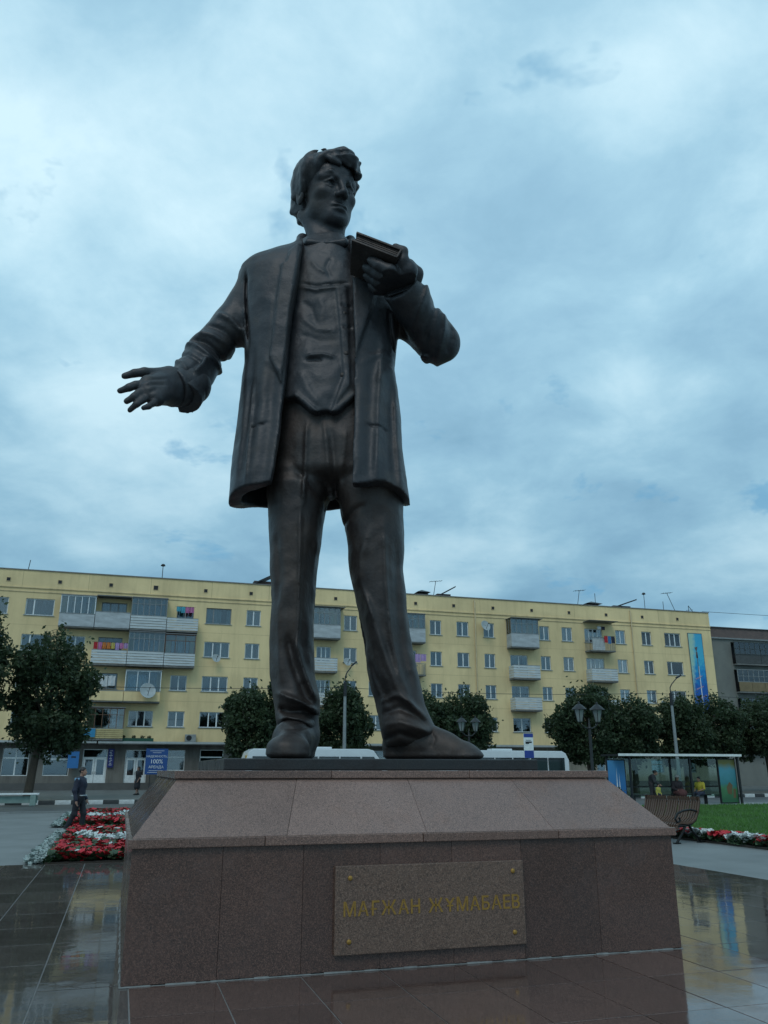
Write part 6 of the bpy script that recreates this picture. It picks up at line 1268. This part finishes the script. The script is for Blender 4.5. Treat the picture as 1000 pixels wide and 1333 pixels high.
# ------------------------------------------------------------ people
def person(label, loc, rz, J, C, hd=.015, hair='short', skirt=False, scale=1., hat=False, face=0.):
    """one continuous body (head, neck, arms with fingers, legs) plus clothing; J joint positions, facing -y"""
    r = empty('person', loc, rz, label, 'person'); r.scale = (scale,) * 3; A = {k: np.array(v, float) for k, v in J.items()}
    allp = np.array(list(A.values())); lo = allp.min(0) - .25; hi = allp.max(0) + .28; lo[2] = -.02
    sk = mat('skin', (.30, .17, .12), .6); B = Vol(lo, hi, hd); H = A['head']; c, s_ = math.cos(face), math.sin(face)
    def h(x, y, z): return (H[0] + x * c - y * s_, H[1] + x * s_ + y * c, H[2] + z)
    B.ell(h(0, .012, .035), (.076, .092, .085), .01); B.ell(h(0, -.028, -.03), (.058, .064, .082), .02); B.ell(h(0, -.065, -.09), (.028, .024, .022), .02)
    B.cone(h(0, -.088, .012), h(0, -.112, -.03), .008, .013, .01); B.ell(h(0, -.09, -.065), (.024, .010, .007), .006)
    for s in (-1, 1): B.ell(h(s * .031, -.094, .003), (.016, .012, .010), .008, True); B.ell(h(s * .031, -.074, .002), (.013, .012, .011), .002); B.ell(h(s * .078, .012, -.005), (.010, .02, .03), .01)
    B.cone(h(0, .02, -.06), A['neck'], .052, .058, .02)
    for s in 'LR':
        B.chain([A['sh' + s], A['el' + s], A['wr' + s]], [.052, .042, .028], .02); w_, hn = A['wr' + s], A['ha' + s]; d = (hn - w_) / np.linalg.norm(hn - w_); side_ = np.cross(d, (0, 1, 0)) if abs(d[1]) < .8 else np.array((1, 0, 0)); side_ = side_ / np.linalg.norm(side_)
        pm = w_ + d * .085; B.cone(w_, pm, .028, .036, .02)
        for k in range(4): o_ = side_ * (k - 1.5) * .021; L_ = (.075, .085, .08, .062)[k]; B.chain([pm + o_ * .8, pm + o_ + d * L_ * .5 + np.array((0, -.01, 0)), pm + o_ * 1.05 + d * L_ + np.array((0, -.03, 0))], [.012, .011, .009], .006)
        B.chain([w_ + d * .03 - side_ * .02, w_ + d * .065 - side_ * .048, w_ + d * .10 - side_ * .050], [.014, .012, .010], .006)
        B.chain([A['hi' + s], A['kn' + s], A['an' + s]], [.085, .055, .038], .02)
    B.cone(A['pelvis'], A['chest'], .13, .14, .05); link_mesh('body', B.mesh('body'), r, sk)
    T = Vol(lo, hi, hd); T.cone(A['pelvis'] + (0, 0, .02), A['chest'], .150, .165, .05); T.chain([A['shL'], A['chest'] + (0, 0, .03), A['shR']], [.085, .16, .085], .06); T.cone(A['chest'], A['neck'], .14, .075, .06)
    for s in 'LR': T.chain([A['sh' + s], A['el' + s], A['wr' + s]] if not C.get('shortsleeve') else [A['sh' + s], A['el' + s]], [.080, .062, .046], .04)
    T.noise(.012, 9, 3); link_mesh('jacket' if not C.get('shortsleeve') else 'shirt', T.mesh('jacket'), r, mat('cloth %s' % (C['top'],), C['top'], .85, vs=6))
    Q = Vol(lo, hi, hd)
    if skirt:
        k = (A['knL'] + A['knR']) / 2; Q.cone(A['pelvis'], k, .16, .20, .04)
        Q.cone(A['hiL'], A['knL'], .12, .11, .05); Q.cone(A['hiR'], A['knR'], .12, .11, .05)
    else:
        Q.cone(A['hiL'], A['hiR'], .115, .115, .05); Q.cone(A['pelvis'], A['pelvis'] + (0, 0, .05), .145, .145, .05)
        for s in 'LR': Q.chain([A['hi' + s], A['kn' + s], A['an' + s] + (0, 0, .02)], [.105, .078, .062], .04)
    Q.noise(.012, 9, 5); link_mesh('skirt' if skirt else 'trousers', Q.mesh('trousers'), r, mat('cloth %s' % (C['leg'],), C['leg'], .85, vs=6))
    for s in 'LR':
        S_ = Vol(A['an' + s] - .25, A['an' + s] + .3, hd * .8); a, t = A['an' + s], A['to' + s]; m_ = (a + t) / 2; S_.chain([a + (0, 0, -.02), m_, t], [.05, .046, .036], .03); hl = a + (a - t) * .25; hl[2] = min(a[2], t[2] + .0 if t[2] > .1 else a[2] - .03); S_.cone(hl, m_, .042, .045, .03)
        link_mesh('shoe', S_.mesh('shoe'), r, mat('shoe black', (.02, .02, .02), .5))
    if hair:
        X = Vol(H - .2, H + .2, hd * .8); X.ell(h(0, .022, .045), (.086, .100, .088)); X.ell(h(0, -.10, -.02), (.068, .070, .078), .01, True); X.v = np.maximum(X.v, (H[2] - .055 - X.ax[2])[None, None, :]) if hair == 'short' else X.v
        if hair == 'long': X.cone(h(0, .05, .0), h(0, .075, -.20), .075, .07, .04); X.ell(h(0, -.10, -.03), (.060, .070, .085), .01, True)
        X.noise(.010, 16, 2); link_mesh('hair', X.mesh('hair'), r, mat('dark hair', (.012, .010, .010), .5))
    if hat:
        b = MB(); b.lathe([(.0, .16), (.07, .15), (.105, .10), (.11, .055), (.17, .045), (.17, .038)], tuple(H), 14); b.build('hat', mat('pale hat', (.35, .35, .33), .8), r, True)
    return r
# man striding past the flower beds, seen from the side
walk = dict(head=(0, -.04, 1.60), neck=(0, 0, 1.42), chest=(0, .0, 1.25), pelvis=(0, 0, .95), shL=(.19, .01, 1.37), shR=(-.19, .01, 1.37), elL=(.25, .07, 1.10), elR=(-.25, .05, 1.10), wrL=(.24, -.10, .88), wrR=(-.25, -.02, .85), haL=(.24, -.14, .80), haR=(-.25, -.04, .76),
            hiL=(.10, 0, .92), hiR=(-.10, 0, .92), knL=(.10, -.13, .50), knR=(-.09, .06, .49), anL=(.10, -.10, .09), anR=(-.09, .24, .12), toL=(.11, -.27, .04), toR=(-.09, .08, .04))
m = person('man in dark jacket and dark trousers walking past the red flower beds', (-1.05, 25.7, -.03), R(70), walk, dict(top=(.020, .026, .045), leg=(.016, .018, .024)), .014)
b = MB(); b.box(-.17, .17, -.16, .17, .955, .985, bev=.01); b.build('waistband', mat('pale hem', (.38, .44, .46), .8), m)
for x in (-.27, .13): MB().box(x, x + .14, -.06, .09, 1.36, 1.44, bev=.03).build('shoulder_patch', mat('light blue patch', (.16, .30, .42), .8), m)
stand = dict(head=(0, -.02, 1.60), neck=(0, 0, 1.42), chest=(0, 0, 1.25), pelvis=(0, 0, .95), shL=(.18, 0, 1.37), shR=(-.18, 0, 1.37), elL=(.22, .04, 1.10), elR=(-.22, .03, 1.10), wrL=(.20, -.10, .90), wrR=(-.22, -.06, .86), haL=(.19, -.13, .82), haR=(-.22, -.08, .78),
             hiL=(.09, 0, .92), hiR=(-.09, 0, .92), knL=(.10, -.08, .50), knR=(-.09, .02, .49), anL=(.10, -.12, .08), anR=(-.09, .16, .09), toL=(.10, -.28, .04), toR=(-.09, .02, .04))
person('dark-haired woman in a black dress walking in front of the white shop door', (1.05, 55.5, .16), R(-60), stand, dict(top=(.02, .02, .024), leg=(.02, .02, .024), shortsleeve=True), .022, 'long', True, .98)
sit = dict(head=(0, -.06, 1.17), neck=(0, 0, 1.00), chest=(0, .02, .84), pelvis=(0, .05, .54), shL=(.18, .01, .96), shR=(-.18, .01, .96), elL=(.24, -.02, .72), elR=(-.24, -.02, .72), wrL=(.14, -.24, .64), wrR=(-.14, -.24, .64), haL=(.10, -.32, .62), haR=(-.10, -.32, .62),
           hiL=(.10, .02, .52), hiR=(-.10, .02, .52), knL=(.13, -.42, .50), knR=(-.13, -.42, .50), anL=(.14, -.46, .09), anR=(-.14, -.50, .09), toL=(.15, -.62, .04), toR=(-.15, -.66, .04))
person('person in a yellow shirt sitting in the bus shelter, facing left', (27.6, 36.55, .02), R(-70), sit, dict(top=(.50, .42, .05), leg=(.03, .04, .07), shortsleeve=True), .02, 'short')
person('woman with pale hat in dark coat sitting at the middle post of the bus shelter', (26.25, 36.5, .02), R(-5), sit, dict(top=(.03, .025, .03), leg=(.09, .035, .035)), .02, 'long', True, 1.05, hat=True)
lean = dict(stand); lean.update(head=(0, -.22, 1.45), neck=(0, -.12, 1.32), chest=(0, -.06, 1.18), elL=(.25, -.15, 1.05), elR=(-.25, -.15, 1.05), wrL=(.15, -.33, .95), wrR=(-.15, -.33, .95), haL=(.12, -.40, .90), haR=(-.12, -.40, .90), shL=(.2, -.08, 1.30), shR=(-.2, -.08, 1.30))
person('person in a bulky dark coat stooping at the left of the bus shelter', (24.6, 36.2, .02), R(55), lean, dict(top=(.03, .035, .04), leg=(.03, .03, .035)), .02, 'short', False, 1.02)
person('small child in a yellow top beside the stooping person in the bus shelter', (24.75, 35.9, .02), R(10), stand, dict(top=(.40, .38, .08), leg=(.03, .035, .05)), .024, 'short', False, .56)
